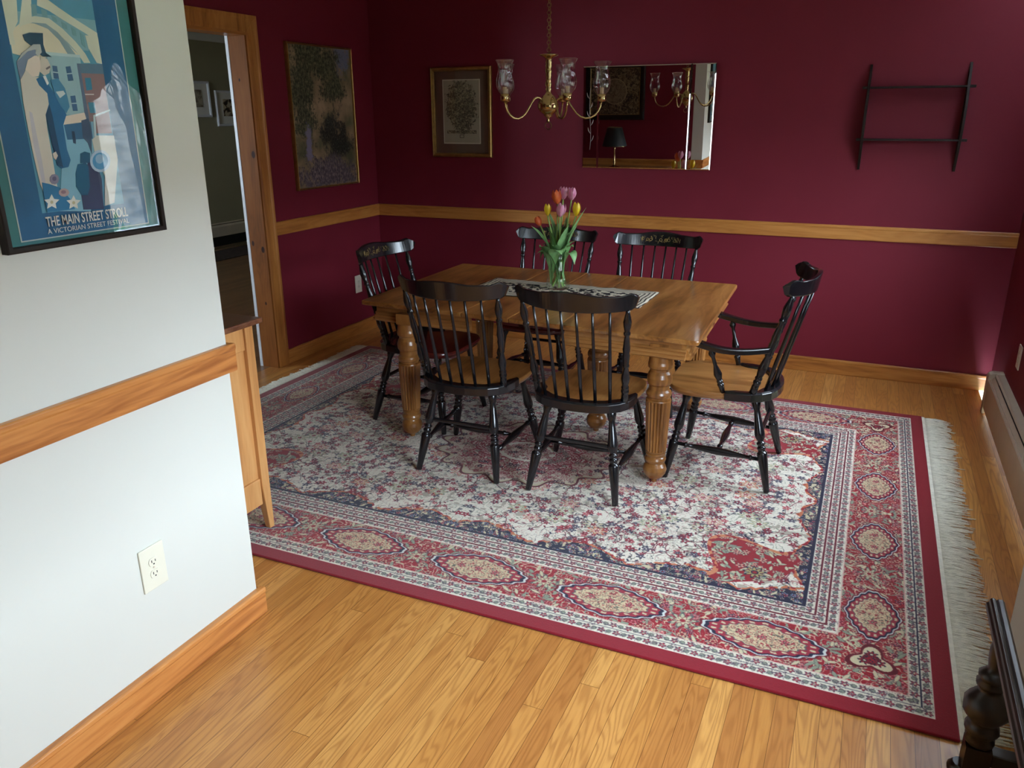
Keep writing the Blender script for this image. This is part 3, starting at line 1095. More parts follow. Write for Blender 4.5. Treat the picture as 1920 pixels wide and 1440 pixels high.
# ------------------------------------------------------------------ chairs
LEGP = [(0, .012), (.02, .019), (.06, .0215), (.10, .018), (.135, .0135), (.20, .0155), (.30, .020), (.38, .0235), (.42, .022), (.455, .0135), (.465, .0135), (.475, .019), (.49, .020), (.50, .0155), (.515, .0155), (.525, .0195), (.54, .0195), (.55, .0165), (.57, .0165), (.58, .0225), (.60, .0235), (.99, .0135), (1, .012)]
SIDEP = [(0, .008), (.12, .009), (.125, .013), (.15, .013), (.155, .009), (.25, .011), (.38, .016), (.5, .019), (.62, .016), (.75, .011), (.845, .009), (.85, .013), (.875, .013), (.88, .009), (1, .008)]
POSTP = [(0, .0175), (.10, .0155), (.11, .0135), (.125, .0175), (.145, .0175), (.155, .0125), (.17, .0165), (.185, .0165), (.195, .013), (.24, .0175), (.28, .0195), (.32, .017), (.40, .011), (.41, .015), (.425, .015), (.435, .0125), (.53, .016), (.55, .0135), (.60, .0165), (.68, .013), (.74, .0105), (.75, .0145), (.77, .0145), (.78, .0105), (.84, .0165), (.88, .018), (.93, .0135), (.97, .009), (1, .008)]
ARMP = [(0, .011), (.14, .0135), (.18, .0155), (.20, .0155), (.21, .0105), (.25, .0145), (.27, .0145), (.28, .0105), (.38, .0175), (.42, .0185), (.50, .015), (.62, .0085), (.80, .0085), (.86, .0155), (.90, .0155), (.95, .009), (1, .009)]


def seat_outline(k=1.0, arm=False):
    w = 1.06 if arm else 1.0
    half = [(0, .275), (.06, .276), (.12, .272), (.17, .258), (.205, .235), (.226, .20), (.236, .15), (.238, .09), (.232, .03), (.222, -.01), (.222, -.06), (.212, -.12), (.188, -.165), (.15, -.198), (.10, -.218), (.05, -.228), (0, -.232)]
    half = [(x * w * k, y * k) for x, y in half]
    return half + [(-x, y) for x, y in half[-2:0:-1]]


def crest_path(u, wide=1.0):
    """u -1..1 -> (x, y) centreline of the bowed crest"""
    x = u * .268 * wide
    y = -.325 + .105 * abs(u) ** 2.1
    return x, y


def make_chair(name, label, seat_m, arm=False, stencil=False):
    t = thing(name, label, 'chair')
    SZ = .445
    wide = 1.0
    # seat
    out = seat_outline(.985, arm)
    mb = MB()
    lo = [(x * .94, y * .94 + .004, SZ - .036) for x, y in out]
    mid = [(x, y, SZ - .016) for x, y in out]
    hi = [(x * .985, y * .985, SZ) for x, y in out]
    vs = mb.loft([lo, mid, hi])
    mb.build('seat', seat_m, t, .003)
    # raised black rim round the rear
    outer = [(x, y) for x, y in seat_outline(1.035, arm) if y < -.005]
    outer.sort(key=lambda p: math.atan2(p[0], -(p[1] + .0)))
    rings = []
    for i, (x, y) in enumerate(outer):
        c = Vector((x, y))
        inn = c * (.74 if abs(x) < .2 else .80)
        if i in (0, len(outer) - 1):
            inn = c * .90
            inn.y = c.y
        rings.append([(c.x, c.y, SZ - .030), (c.x, c.y, SZ + .006), (c.x * .96, c.y * .96, SZ + .013), (inn.x * 1.05, inn.y * 1.05, SZ + .011), (inn.x, inn.y, SZ + .0005), (inn.x, inn.y, SZ - .030)])
    mb = MB()
    mb.loft(rings, closed=True, smooth=False)
    mb.build('seat_rim', M['black'], t, .003)
    # legs
    fx, fy, rx, ry = (.243, .235, .207, -.235) if not arm else (.262, .232, .245, -.235)
    tops = {'f': (.165, .165), 'r': (.145, -.135)}
    ends = {}
    for s in (-1, 1):
        for k, (bx_, by_) in (('f', (fx, fy)), ('r', (rx, ry))):
            tx, ty = tops[k]
            p0, p1 = Vector((s * tx, ty, SZ - .03)), Vector((s * bx_, by_, 0))
            MB().turned(p0, p1, LEGP, 14).build('leg', M['black'], t)
            ends[(s, k)] = (p0, p1)
    L = lambda s, k, q: ends[(s, k)][0].lerp(ends[(s, k)][1], q)
    for s in (-1, 1):
        MB().turned(L(s, 'f', .60), L(s, 'r', .66), SIDEP, 12).build('side_stretcher', M['black'], t)
    a = (L(-1, 'f', .60) + L(-1, 'r', .66)) / 2
    b = (L(1, 'f', .60) + L(1, 'r', .66)) / 2
    MB().turned(a, b, SIDEP, 12).build('cross_stretcher', M['black'], t)
    MB().turned(L(-1, 'r', .40), L(1, 'r', .40), [(0, .008), (.1, .010), (.9, .010), (1, .008)], 10).build('rear_stretcher', M['black'], t)
    # crest rail
    zc = .965 if not arm else .985
    top, bot = [], []
    nseg = 44
    rings = []
    for i in range(nseg + 1):
        u = -1 + 2 * i / nseg
        x, y = crest_path(u, wide)
        au = abs(u)
        ear = math.exp(-((au - .91) / .085) ** 2) * .012
        hump = .010 * (1 - min(1, (au / .45)) ** 2) if au < .45 else 0
        zt = zc - .012 + ear + hump - .004 * au
        zb = zc - .088 + .014 * au ** 3
        if au > .90:                       # rounded ends
            k = (au - .90) / .10
            c_ = zc - .026
            q = math.sqrt(max(0, 1 - k * k))
            zt = c_ + (zt - c_) * q
            zb = c_ + (zb - c_) * max(q, .08)
        if zt - zb < .008:
            zt, zb = zc - .020, zc - .030
        curl = .018 * max(0, au - .8) / .2
        th = .011
        lean = .016
        rings.append([(x, y - th - lean * 1 + curl * 0, zt), (x, y + th - lean, zt - .002), (x, y + th, zb), (x, y - th, zb)])
    mb = MB()
    mb.loft(rings, smooth=False)
    cr = mb.build('crest_rail', M['black'], t, .005, seg=3)
    if stencil:
        rs = random.Random(5)
        mb = MB()
        def front(u, zz):
            x, y = crest_path(u, wide)
            return Vector((x, y + .011 - .016 * (zz - (zc - .088)) / .085 + .0022, zz))
        for k in range(46):
            u = rs.uniform(-.44, .44)
            zz = zc - .048 + rs.uniform(-.020, .022) * (1 - abs(u) * 1.2)
            a = rs.uniform(0, 6)
            pts = [front(u + .028 * math.cos(a + j * .9) * (1 - j * .15) / 1.2, zz + .008 * math.sin(a + j * .9) * (1 - j * .15)) for j in range(5)]
            mb.tube(pts, .0011, 4)
        for k in range(7):
            u = rs.uniform(-.4, .4)
            q = front(u, zc - .05)
            mb.ring(q, .008, .0016, 'Y', 10, 4)
        mb.build('gold_stencil', M['gold_stencil'], cr)
    # posts
    for s in (-1, 1):
        u = s * .86
        x, y = crest_path(u, wide)
        p0 = (s * (.200 if not arm else .210), -.125, SZ)
        p1 = (x, y - .004, zc - .075)
        MB().turned(p0, p1, POSTP, 14).build('back_post', M['black'], t)
    n = 6
    for i in range(n):
        u = -.62 + 1.24 * i / (n - 1)
        x, y = crest_path(u, wide)
        ub = -.78 + 1.56 * i / (n - 1)
        bx_ = ub * .19
        by_ = -.205 + .055 * abs(ub) ** 2.2
        MB().turned((bx_, by_, SZ + .004), (x, y - .002, zc - .075), [(0, .0075), (.3, .0085), (.7, .0065), (1, .0055)], 8).build('spindle', M['black'], t)
    if arm:
        for s in (-1, 1):
            p0, p1 = Vector((s * .210, -.125, SZ)), Vector((s * crest_path(.86)[0], crest_path(.86)[1], zc - .075))
            a = p0.lerp(p1, .50)
            pts = []
            rings = []
            for k in range(13):
                w = k / 12
                y = a.y + (.137 - a.y) * w
                x = s * (.228 + .055 * math.sin(w * PI * .6))
                z = a.z - .012 + .018 * w - .02 * math.sin(w * PI)
                hw = .014 + .013 * w ** 2
                if w > .93: hw *= .75
                th = .0135
                rings.append([(x - hw, y, z - th), (x + hw, y, z - th), (x + hw, y, z + th), (x - hw, y, z + th)])
            MB().loft(rings, smooth=False).build('arm', M['black'], t, .006, seg=3)
            yb = .115
            xt = s * (.228 + .055 * math.sin(.82 * PI * .6))
            MB().turned((s * .222, .0, SZ), (xt, .060, a.z - .016), ARMP, 12).build('arm_support', M['black'], t)
    return t


cA = make_chair('spindle_chair', 'black spindle-back chair with honey wood seat, near side left, back to the viewer', M['seat_honey'])
cD = make_chair('spindle_chair', 'black spindle-back chair at the left end of the table by the outlet', M['seat_red'], stencil=True)
cC = make_chair('armchair', 'black spindle-back armchair with honey wood seat at the right end of the table', M['seat_honey'], arm=True)


def put(o, x, y, deg):
    o.location = (x, y, RTH + .003)
    o.rotation_euler = (0, 0, math.radians(deg))


put(cA, 1.955, -2.205, 1)
cB = copy_tree(cA)
cB['label'] = 'black spindle-back chair with honey wood seat, near side right, next to the front table leg'
put(cB, 2.53, -2.20, 1)
put(cD, 1.42, -1.755, -91)
cE = copy_tree(cD)
cE['label'] = 'black spindle-back chair on the far side, partly hidden by the tulips'
put(cE, 1.83, -1.04, 180)
cF = copy_tree(cD)
cF['label'] = 'black stencilled spindle-back chair on the far side, right of the tulips'
put(cF, 2.47, -1.04, 180)
put(cC, 3.10, -1.79, 90)
for o in (cA, cB, cC, cD, cE, cF):
    o['group'] = 'black spindle-back chairs round the dining table'

# ------------------------------------------------------------------ vase and tulips
VX, VY = 2.092, -1.46
VB = TZ + .0055


def vase():
    prof = [(.0, .0), (.056, .0), (.062, .006), (.064, .02), (.062, .06), (.058, .11), (.053, .15), (.051, .17), (.054, .195), (.064, .215)]
    inner = [(.058, .012), (.001, .010)]
    seg = 36
    rings = []
    for r, z in [(.001, .0)] + prof[1:]:
        rings.append([(r * (1 + .02 * math.cos(a * 9)) * math.cos(a), r * (1 + .02 * math.cos(a * 9)) * math.sin(a), z) for a in [2 * PI * k / seg for k in range(seg)]])
    o = MB().loft(rings, cap=False).build('vase', M['vase_glass'])
    o.location = (VX, VY, VB)
    tag(o, 'clear glass vase of tulips on the striped runner', 'vase')


vase()


def leaf_mesh(mb, pts, width, fold=.25, n_w=4, neck=0):
    """long strap leaf along pts, width profile, slight channel"""
    pts = [Vector(p) for p in pts]
    rows = []
    for i, p in enumerate(pts):
        u = i / (len(pts) - 1)
        t_ = (pts[min(i + 1, len(pts) - 1)] - pts[max(i - 1, 0)]).normalized()
        side = t_.cross(Vector((0, 0, 1)))
        if side.length < .2: side = t_.cross(Vector((.6, .8, 0)))
        side.normalize()
        up = side.cross(t_)
        w = width * (math.sin(min(1, u * 1.02 + .06) * PI) ** .7) * (1 if u < .98 else .1)
        if neck: w *= .22 + .78 * min(1, max(0, (u - .25) / neck))
        rows.append([p + side * (w * (k / (n_w / 2) - 1)) + up * (fold * w * (k / (n_w / 2) - 1) ** 2) for k in range(n_w + 1)])
    mb.loft(rows, closed=False, cap=False)


def bez(p0, p1, p2, p3, n=10):
    p0, p1, p2, p3 = map(Vector, (p0, p1, p2, p3))
    return [p0 * (1 - t) ** 3 + p1 * 3 * t * (1 - t) ** 2 + p2 * 3 * t * t * (1 - t) + p3 * t ** 3 for t in [i / n for i in range(n + 1)]]


def tulip(head, mat, label, R=.021, H=.052, lean=(0, 0), ang=0, leaves=(), openn=.9):
    """head: position of flower base relative to the vase base"""
    t = thing('tulip', label, 'tulip', (VX, VY, VB), 0, 'tulips in the glass vase')
    rnd = random.Random(int(ang * 100) + 5)
    b = Vector((.036 * math.cos(ang), .036 * math.sin(ang), .014))
    h = Vector(head)
    mid1 = Vector((-b.x * .8, -b.y * .8, .10))
    mid2 = Vector((h.x * .45, h.y * .45, .23))
    MB().tube(bez(b, mid1, mid2, h, 14), .0042, 7).build('stem', M['stem'], t)
    R *= 1.24
    H *= 1.2
    # flower: six cupped petals
    ax = Vector((lean[0], lean[1], 1)).normalized()
    q = ax.to_track_quat('Z', 'Y').to_matrix()
    mb = MB()
    for k in range(6):
        rows = []
        a0 = ang + k * PI / 3
        lay = .88 if k % 2 else 1.0
        for i in range(9):
            u = i / 8
            r = R * lay * (math.sin(min(1, u * 1.25 + .12) * PI / 2) ** .8) * (1 - (1 - openn) * u * u - .28 * u ** 3)
            wdt = .62 * math.sin((u * .90 + .07) * PI) ** .6 * (1 if u < .97 else .25)
            row = []
            for j in range(7):
                a = a0 + (j / 3 - 1) * wdt
                rr = r * (1 + .05 * abs(j / 3 - 1))
                row.append(h + q @ Vector((rr * math.cos(a), rr * math.sin(a), H * u - .001)))
            rows.append(row)
        mb.loft(rows, closed=False, cap=False)
    mb.build('flower', mat, t)
    R0 = rnd.uniform(0, 1)
    aa = ang * 2.4 + R0
    extra = [((-.3 * math.cos(aa) * .05, -.3 * math.sin(aa) * .05, .2), (.05 * math.cos(aa), .03 * math.sin(aa), .30), (.085 * math.cos(aa), .05 * math.sin(aa), rnd.uniform(.30, .38)), .017)]
    aa += 2.1
    extra.append(((.03 * math.cos(aa), .03 * math.sin(aa), .22), (.075 * math.cos(aa), .06 * math.sin(aa), .27), (.11 * math.cos(aa), .08 * math.sin(aa), rnd.uniform(.17, .27)), .016))
    for p1, p2, p3, w in list(leaves) + extra:
        s0 = Vector((b.x * 1.2, b.y * 1.2, .02))
        mb = MB()
        leaf_mesh(mb, bez(s0, p1, p2, p3, 20), w * 1.85, neck=.3)
        mb.build('leaf', M['leaf'], t)
    return t


# offsets in x (room width), z from the photo; y spread for depth
tulip((-.018, .02, .452), M['orange'], 'orange tulip near the top left of the bunch', .025, .062, (-.1, 0), .4,
      [((-.03, -.03, .2), (-.07, -.05, .30), (-.16, -.04, .345), .017), ((-.02, .02, .25), (-.05, .03, .38), (-.085, .03, .42), .012)])
tulip((.004, .045, .475), M['pink'], 'pink tulip behind the orange one', .022, .055, (.05, 0), 1.3,
      [((.02, .04, .22), (.03, .05, .33), (.02, .05, .40), .016)])
tulip((.060, .02, .475), M['pink'], 'pale pink tulip standing tallest on the right', .022, .055, (.02, 0), 2.2,
      [((.03, .0, .22), (.08, .0, .33), (.165, .0, .465), .014), ((.02, -.02, .2), (.045, -.03, .30), (.07, -.03, .36), .020)])
tulip((.015, -.03, .392), M['pink'], 'mauve pink tulip lowest in the front of the bunch', .024, .058, (.18, -.05), 3.1,
      [((-.03, -.05, .18), (-.06, -.09, .28), (-.075, -.10, .22), .024), ((0, -.05, .2), (.02, -.08, .27), (.06, -.10, .19), .026)])
tulip((-.062, -.01, .392), M['yellow'], 'yellow tulip on the left of the bunch', .018, .052, (-.02, 0), 4.1,
      [((-.04, -.02, .2), (-.08, -.03, .26), (-.09, -.05, .14), .018), ((-.03, 0, .2), (-.05, 0, .3), (-.055, 0, .36), .014)])
tulip((.095, .0, .395), M['yellow'], 'yellow tulip on the right of the bunch', .020, .060, (.05, 0), 5.2,
      [((.04, 0, .2), (.09, -.02, .27), (.105, -.03, .12), .024), ((.03, 0, .2), (.07, 0, .31), (.115, 0, .36), .014), ((.0, 0, .2), (.01, .02, .3), (.045, .02, .42), .018)])
tulip((-.120, .03, .330), M['orange'], 'small orange tulip drooping out at the far left', .017, .045, (-.5, 0), 5.9,
      [((-.02, -.04, .18), (-.05, -.07, .25), (-.11, -.08, .18), .018), ((.0, .02, .2), (-.01, .03, .3), (-.03, .04, .37), .018)])

# ------------------------------------------------------------------ chandelier
def chandelier():
    cx, cy = 2.079, -1.6
    t = thing('chandelier', 'brass five-arm chandelier with clear glass shades above the table', 'chandelier', (cx, cy, 0.008))
    zb = 1.683
    prof = [(1.603, .004), (1.610, .009), (1.618, .005), (1.626, .010), (1.634, .022), (1.640, .020), (1.645, .030), (1.655, .044), (1.670, .052), (1.685, .054), (1.700, .050), (1.713, .040), (1.722, .030), (1.727, .031), (1.731, .022), (1.742, .014), (1.752, .011), (1.760, .016), (1.768, .011), (1.776, .016), (1.790, .016), (1.80, .013), (1.815, .012), (1.822, .016), (1.83, .013), (1.838, .017), (1.85, .017), (1.86, .014), (1.865, .018), (1.875, .014), (1.88, .018), (1.89, .014), (1.9, .018), (1.905, .026), (1.913, .046), (1.917, .047), (1.919, .03), (1.925, .006)]
    z0, z1 = prof[0][0], prof[-1][0]
    MB().turned((0, 0, z0), (0, 0, z1), [((z - z0) / (z1 - z0), r) for z, r in prof], 28).build('body', M['brass'], t)
    MB().ring((0, 0, 1.588), .0165, .0022, 'Y', 24, 6).build('ring', M['brass_dull'], t)
    # chain and cord up to the canopy
    mb = MB()
    z = 1.938
    k = 0
    while z < CEIL - .06:
        mb.ring((0, 0, z), .010, .0018, 'X' if k % 2 else 'Y', 14, 6, (1, 1.0, 1) if k % 2 else (1, 1, 1))
        z += .0165
        k += 1
    mb.build('chain', M['brass_dull'], t)
    MB().tube([(.002, 0, 1.925), (.004, .003, 2.1), (-.003, 0, 2.3), (0, 0, CEIL - .03)], .0022, 6).build('cord', M['brass_dull'], t)
    MB().turned((0, 0, CEIL - .064), (0, 0, CEIL - .009), [(0, .008), (.3, .03), (.7, .058), (1, .062)], 24).build('ceiling_canopy', M['brass'], t)
    R = .262
    for i in range(5):
        a = math.radians(-49 + 72 * i)
        d = Vector((math.cos(a), math.sin(a), 0))
        P = lambda r, z: d * r + Vector((0, 0, z))
        pts = [P(.03, 1.700), P(.046, 1.712), P(.058, 1.719), P(.072, 1.720), P(.088, 1.713), P(.104, 1.694), P(.122, 1.668), P(.140, 1.645), P(.160, 1.630), P(.185, 1.622), P(.21, 1.625), P(.232, 1.637), P(.248, 1.655), P(.258, 1.680), P(R, 1.705)]
        arm = MB().tube(pts, .0048, 8).build('arm', M['brass'], t)
        c0 = P(R, 1.700)
        MB().turned(c0, c0 + Vector((0, 0, .036)), [(0, .007), (.1, .019), (.15, .021), (.95, .022), (1, .018)], 20).build('cup', M['brass'], arm)
        MB().turned(c0 + Vector((0, 0, .034)), c0 + Vector((0, 0, .066)), [(0, .0095), (1, .0095)], 12).build('candle_sleeve', M['candle'], arm)
        prof = [(.020, .0), (.030, .012), (.038, .028), (.041, .045), (.040, .062), (.035, .085), (.031, .102), (.031, .118), (.035, .135), (.043, .150)]
        seg = 64
        rings = []
        for r, z in prof:
            rings.append([c0 + Vector((r * (1 + .03 * math.cos(k * PI / 2)) * math.cos(2 * PI * k / seg), r * (1 + .03 * math.cos(k * PI / 2)) * math.sin(2 * PI * k / seg), .034 + z)) for k in range(seg)])
        sh = MB().loft(rings, cap=False)
        sh.ring(c0 + Vector((0, 0, .184)), .0438, .0009, 'Z', 36, 4)
        sh.build('glass_shade', M['shade_glass'], arm)
    return t


chandelier()

# ------------------------------------------------------------------ framed pictures and mirror
def frame_mesh(mb, w, h, fw, dep, axis_out=None, prof=None):
    """mitred frame in local X (width) / Z (height), +Y away from the wall (towards viewer = -Y)"""
    prof = prof or [(0, 0), (0, dep * .7), (fw * .25, dep), (fw * .55, dep * .86), (fw * .8, dep * .9), (fw, dep * .55), (fw, 0)]
    cs = [(-w / 2, 0, 1, 1), (w / 2, 0, -1, 1), (w / 2, h, -1, -1), (-w / 2, h, 1, -1)]
    rings = [[(x + sx_ * a, -b, z + sz_ * a) for a, b in prof] for x, z, sx_, sz_ in cs]
    vs = [[mb.bm.verts.new(p) for p in r] for r in rings]
    n_ = len(prof)
    fs = []
    for i in range(4):
        for k in range(n_):
            fs.append(mb.bm.faces.new((vs[i][k], vs[(i + 1) % 4][k], vs[(i + 1) % 4][(k + 1) % n_], vs[i][(k + 1) % n_])))
    mb._set(fs, False)


def picture(name, label, loc, rz, w, h, fw, dep, frame_m, cat='picture', mats=(), tilt=0):
    t = thing(name, label, cat, loc, rz)
    t.rotation_euler = (tilt, 0, rz)
    mb = MB()
    frame_mesh(mb, w, h, fw, dep)
    mb.build('frame', frame_m, t)
    for nm, mat, x0, x1, z0, z1, y in mats:
        MB().box(x0, x1, -y, -y + .002, z0, z1).build(nm, mat, t)
    return t


def foliage_paint():
    m, nt, p = newmat('foliage_oil_painting')
    n = N(nt)
    v = n.coord()
    sep = n.node('ShaderNodeSeparateXYZ')
    n.link(v, sep.inputs[0])
    X, Z = sep.outputs[0], sep.outputs[2]
    big = n.noise(n.mapping(v, (5, 5, 4), (1.3, 0, .4)), 1, 3, .6)
    dab = n.noise(n.mapping(v, (60, 60, 42)), 1, 3, .7)
    fine = n.noise(n.mapping(v, (130, 130, 60)), 1, 2, .6)
    mid_ = n.noise(n.mapping(v, (16, 16, 12), (2, 1, 5)), 1, 3, .6)
    # masses: upper canopy left, hanging bough right, dark bush lower right, pale house centre
    def blobm(cx, cz, rx, rz, soft=.35):
        d = n.m('SQRT', n.m('ADD', n.m('POWER', n.m('DIVIDE', n.m('SUBTRACT', X, cx), rx), 2), n.m('POWER', n.m('DIVIDE', n.m('SUBTRACT', Z, cz), rz), 2)))
        d = n.m('ADD', d, n.m('MULTIPLY', n.m('SUBTRACT', dab, .5), 1.8))
        d = n.m('ADD', d, n.m('MULTIPLY', n.m('SUBTRACT', mid_, .5), 2.2))
        return n.ramp(d, [(.6, (1, 1, 1, 1)), (1.15, (0, 0, 0, 1))])
    base = n.ramp(big, [(.35, srgb(84, 88, 64)), (.5, srgb(134, 120, 92)), (.65, srgb(172, 148, 118))])
    col = n.mix(blobm(.24, .88, .10, .16), base, srgb(120, 124, 148))
    leafc = n.ramp(dab, [(.35, srgb(32, 36, 28)), (.5, srgb(72, 78, 58)), (.68, srgb(130, 126, 98))])
    col = n.mix(blobm(-.22, .62, .14, .45), col, leafc)
    col = n.mix(blobm(-.02, .84, .26, .12), col, leafc)
    col = n.mix(blobm(.13, .66, .17, .10), col, leafc)
    bush = n.ramp(fine, [(.4, srgb(22, 24, 28)), (.6, srgb(58, 64, 56)), (.75, srgb(140, 142, 130))])
    col = n.mix(blobm(.08, .36, .14, .19), col, bush)
    col = n.mix(blobm(.18, .28, .14, .12), col, bush)
    bed = n.ramp(dab, [(.3, srgb(48, 42, 52)), (.5, srgb(98, 88, 98)), (.7, srgb(158, 144, 140))])
    col = n.mix(blobm(.0, .10, .40, .13), col, bed)
    col = n.mix(blobm(-.20, .30, .035, .14), col, srgb(132, 128, 158))
    n.link(col, p.inputs['Base Color'])
    setp(p, .45, 0, .4)
    n.bump(dab, p, .4)
    return m


pw, ph = .66, .945
pc = picture('framed_painting', 'tall gold-framed painting of leafy trees on the left wall', (.0, -.64, 1.16), PI / 2, .72, .945, .014, .028, M['gold_frame'])
o = MB().box(-.348, .348, -.016, -.002, .012, .933).build('canvas', foliage_paint(), pc)
# botanical print
def print_mat():
    m, nt, p = newmat('botanical_engraving')
    n = N(nt)
    v = n.coord()
    sep = n.node('ShaderNodeSeparateXYZ')
    n.link(v, sep.inputs[0])
    X, Z = sep.outputs[0], sep.outputs[2]
    a = n.noise(n.mapping(v, (38, 38, 38)), 1, 3, .6, .8)
    b = n.noise(n.mapping(v, (110, 110, 110), (3, 0, 1)), 1, 2, .6)
    d = n.m('SQRT', n.m('ADD', n.m('POWER', n.m('DIVIDE', X, .125), 2), n.m('POWER', n.m('DIVIDE', n.m('SUBTRACT', Z, .36), .175), 2)))
    inb = n.m('LESS_THAN', n.m('ADD', d, n.m('MULTIPLY', n.m('SUBTRACT', a, .5), 1.5)), 1)
    u = n.m('LESS_THAN', n.m('ADD', n.m('ABSOLUTE', n.m('DIVIDE', X, .035)), n.m('ABSOLUTE', n.m('DIVIDE', n.m('SUBTRACT', Z, .22), .05))), 1.3)
    g = n.m('MULTIPLY', n.m('LESS_THAN', n.m('ABSOLUTE', n.m('SUBTRACT', Z, .178)), .012), n.m('LESS_THAN', n.m('ABSOLUTE', X), .122))
    k = n.m('MAXIMUM', n.m('MAXIMUM', inb, u), g)
    ink = n.ramp(n.m('ADD', n.m('MULTIPLY', a, .5), n.m('MULTIPLY', b, .5)), [(.40, srgb(48, 46, 40)), (.5, srgb(104, 98, 80)), (.6, srgb(176, 168, 138))])
    col = n.mix(k, srgb(178, 170, 148), ink)
    e1 = n.m('MULTIPLY', n.m('LESS_THAN', n.m('ABSOLUTE', X), .018), n.m('LESS_THAN', n.m('ABSOLUTE', n.m('SUBTRACT', Z, .148)), .012))
    e2 = n.m('MULTIPLY', n.m('LESS_THAN', n.m('ABSOLUTE', X), .013), n.m('LESS_THAN', n.m('ABSOLUTE', n.m('SUBTRACT', Z, .148)), .008))
    col = n.mix(e1, col, srgb(60, 56, 48))
    col = n.mix(e2, col, srgb(178, 170, 148))
    n.link(col, p.inputs['Base Color'])
    setp(p, .6, 0, .3)
    return m


bp = picture('framed_print', 'gold-framed flower bouquet print with brown mat, left of the chandelier', (.771, 0, 1.35), 0, .492, .626, .028, .030, M['gold_frame'])
MB().box(-.235, .235, -.008, -.003, .014, .612).build('mat_board', M['mat_brown'], bp)
MB().box(-.153, .153, -.0105, -.008, .094, .542).build('mat_bevel', M['ivory_plastic'], bp)
MB().box(-.145, .145, -.0125, -.0105, .102, .534).build('print', print_mat(), bp)
MB().box(-.232, .232, -.0165, -.015, .018, .608).build('glass', M['picture_glass'], bp)

# mirror: centre plate and two etched bevelled side plates, hung leaning out a little
mt = thing('wall_mirror', 'wide rectangular mirror with etched flower sides on the back wall', 'mirror', (2.159, -.012, 1.296))
mt.rotation_euler = (math.radians(1.45), 0, 0)


def plate(x0, x1, z0, z1, name, bev=.006):
    mb = MB()
    y0_, y1_ = -.006, -.010
    a = [(x0, y0_, z0), (x1, y0_, z0), (x1, y0_, z1), (x0, y0_, z1)]
    b = [(x0 + bev, y1_, z0 + bev), (x1 - bev, y1_, z0 + bev), (x1 - bev, y1_, z1 - bev), (x0 + bev, y1_, z1 - bev)]
    mb.prism(a, b)
    mb.prism([(x0, 0, z0), (x1, 0, z0), (x1, 0, z1), (x0, 0, z1)], a)
    return mb.build(name, M['mirror'], mt)


plate(-.444, -.334, 0, .657, 'side_panel')
plate(-.332, .286, 0, .657, 'centre_panel')
plate(.288, .442, 0, .657, 'side_panel')
for sx_, sgn in ((-.389, 1),):
    mb = MB()
    base = bez((sx_, -.0112, .12), (sx_ + .02 * sgn, -.0112, .25), (sx_ - .02 * sgn, -.0112, .35), (sx_, -.0112, .52), 14)
    mb.tube(base, .0012, 5)
    for i in (2, 4, 6, 8, 10, 12):
        q = base[i]
        s_ = 1 if i % 4 else -1
        mb.tube(bez(q, q + Vector((s_ * .012, 0, .01)), q + Vector((s_ * .018, 0, .02)), q + Vector((s_ * .02, 0, .04)), 5), [.001, .0015, .0024, .003, .002, .0006], 5)
    mb.build('etched_flower', M['etch'], mt)

# poster on the white wall, traced onto its own plane
def flatm(name, col, rough=.6):
    return plain(name, col, rough, var=.05, scale=14)


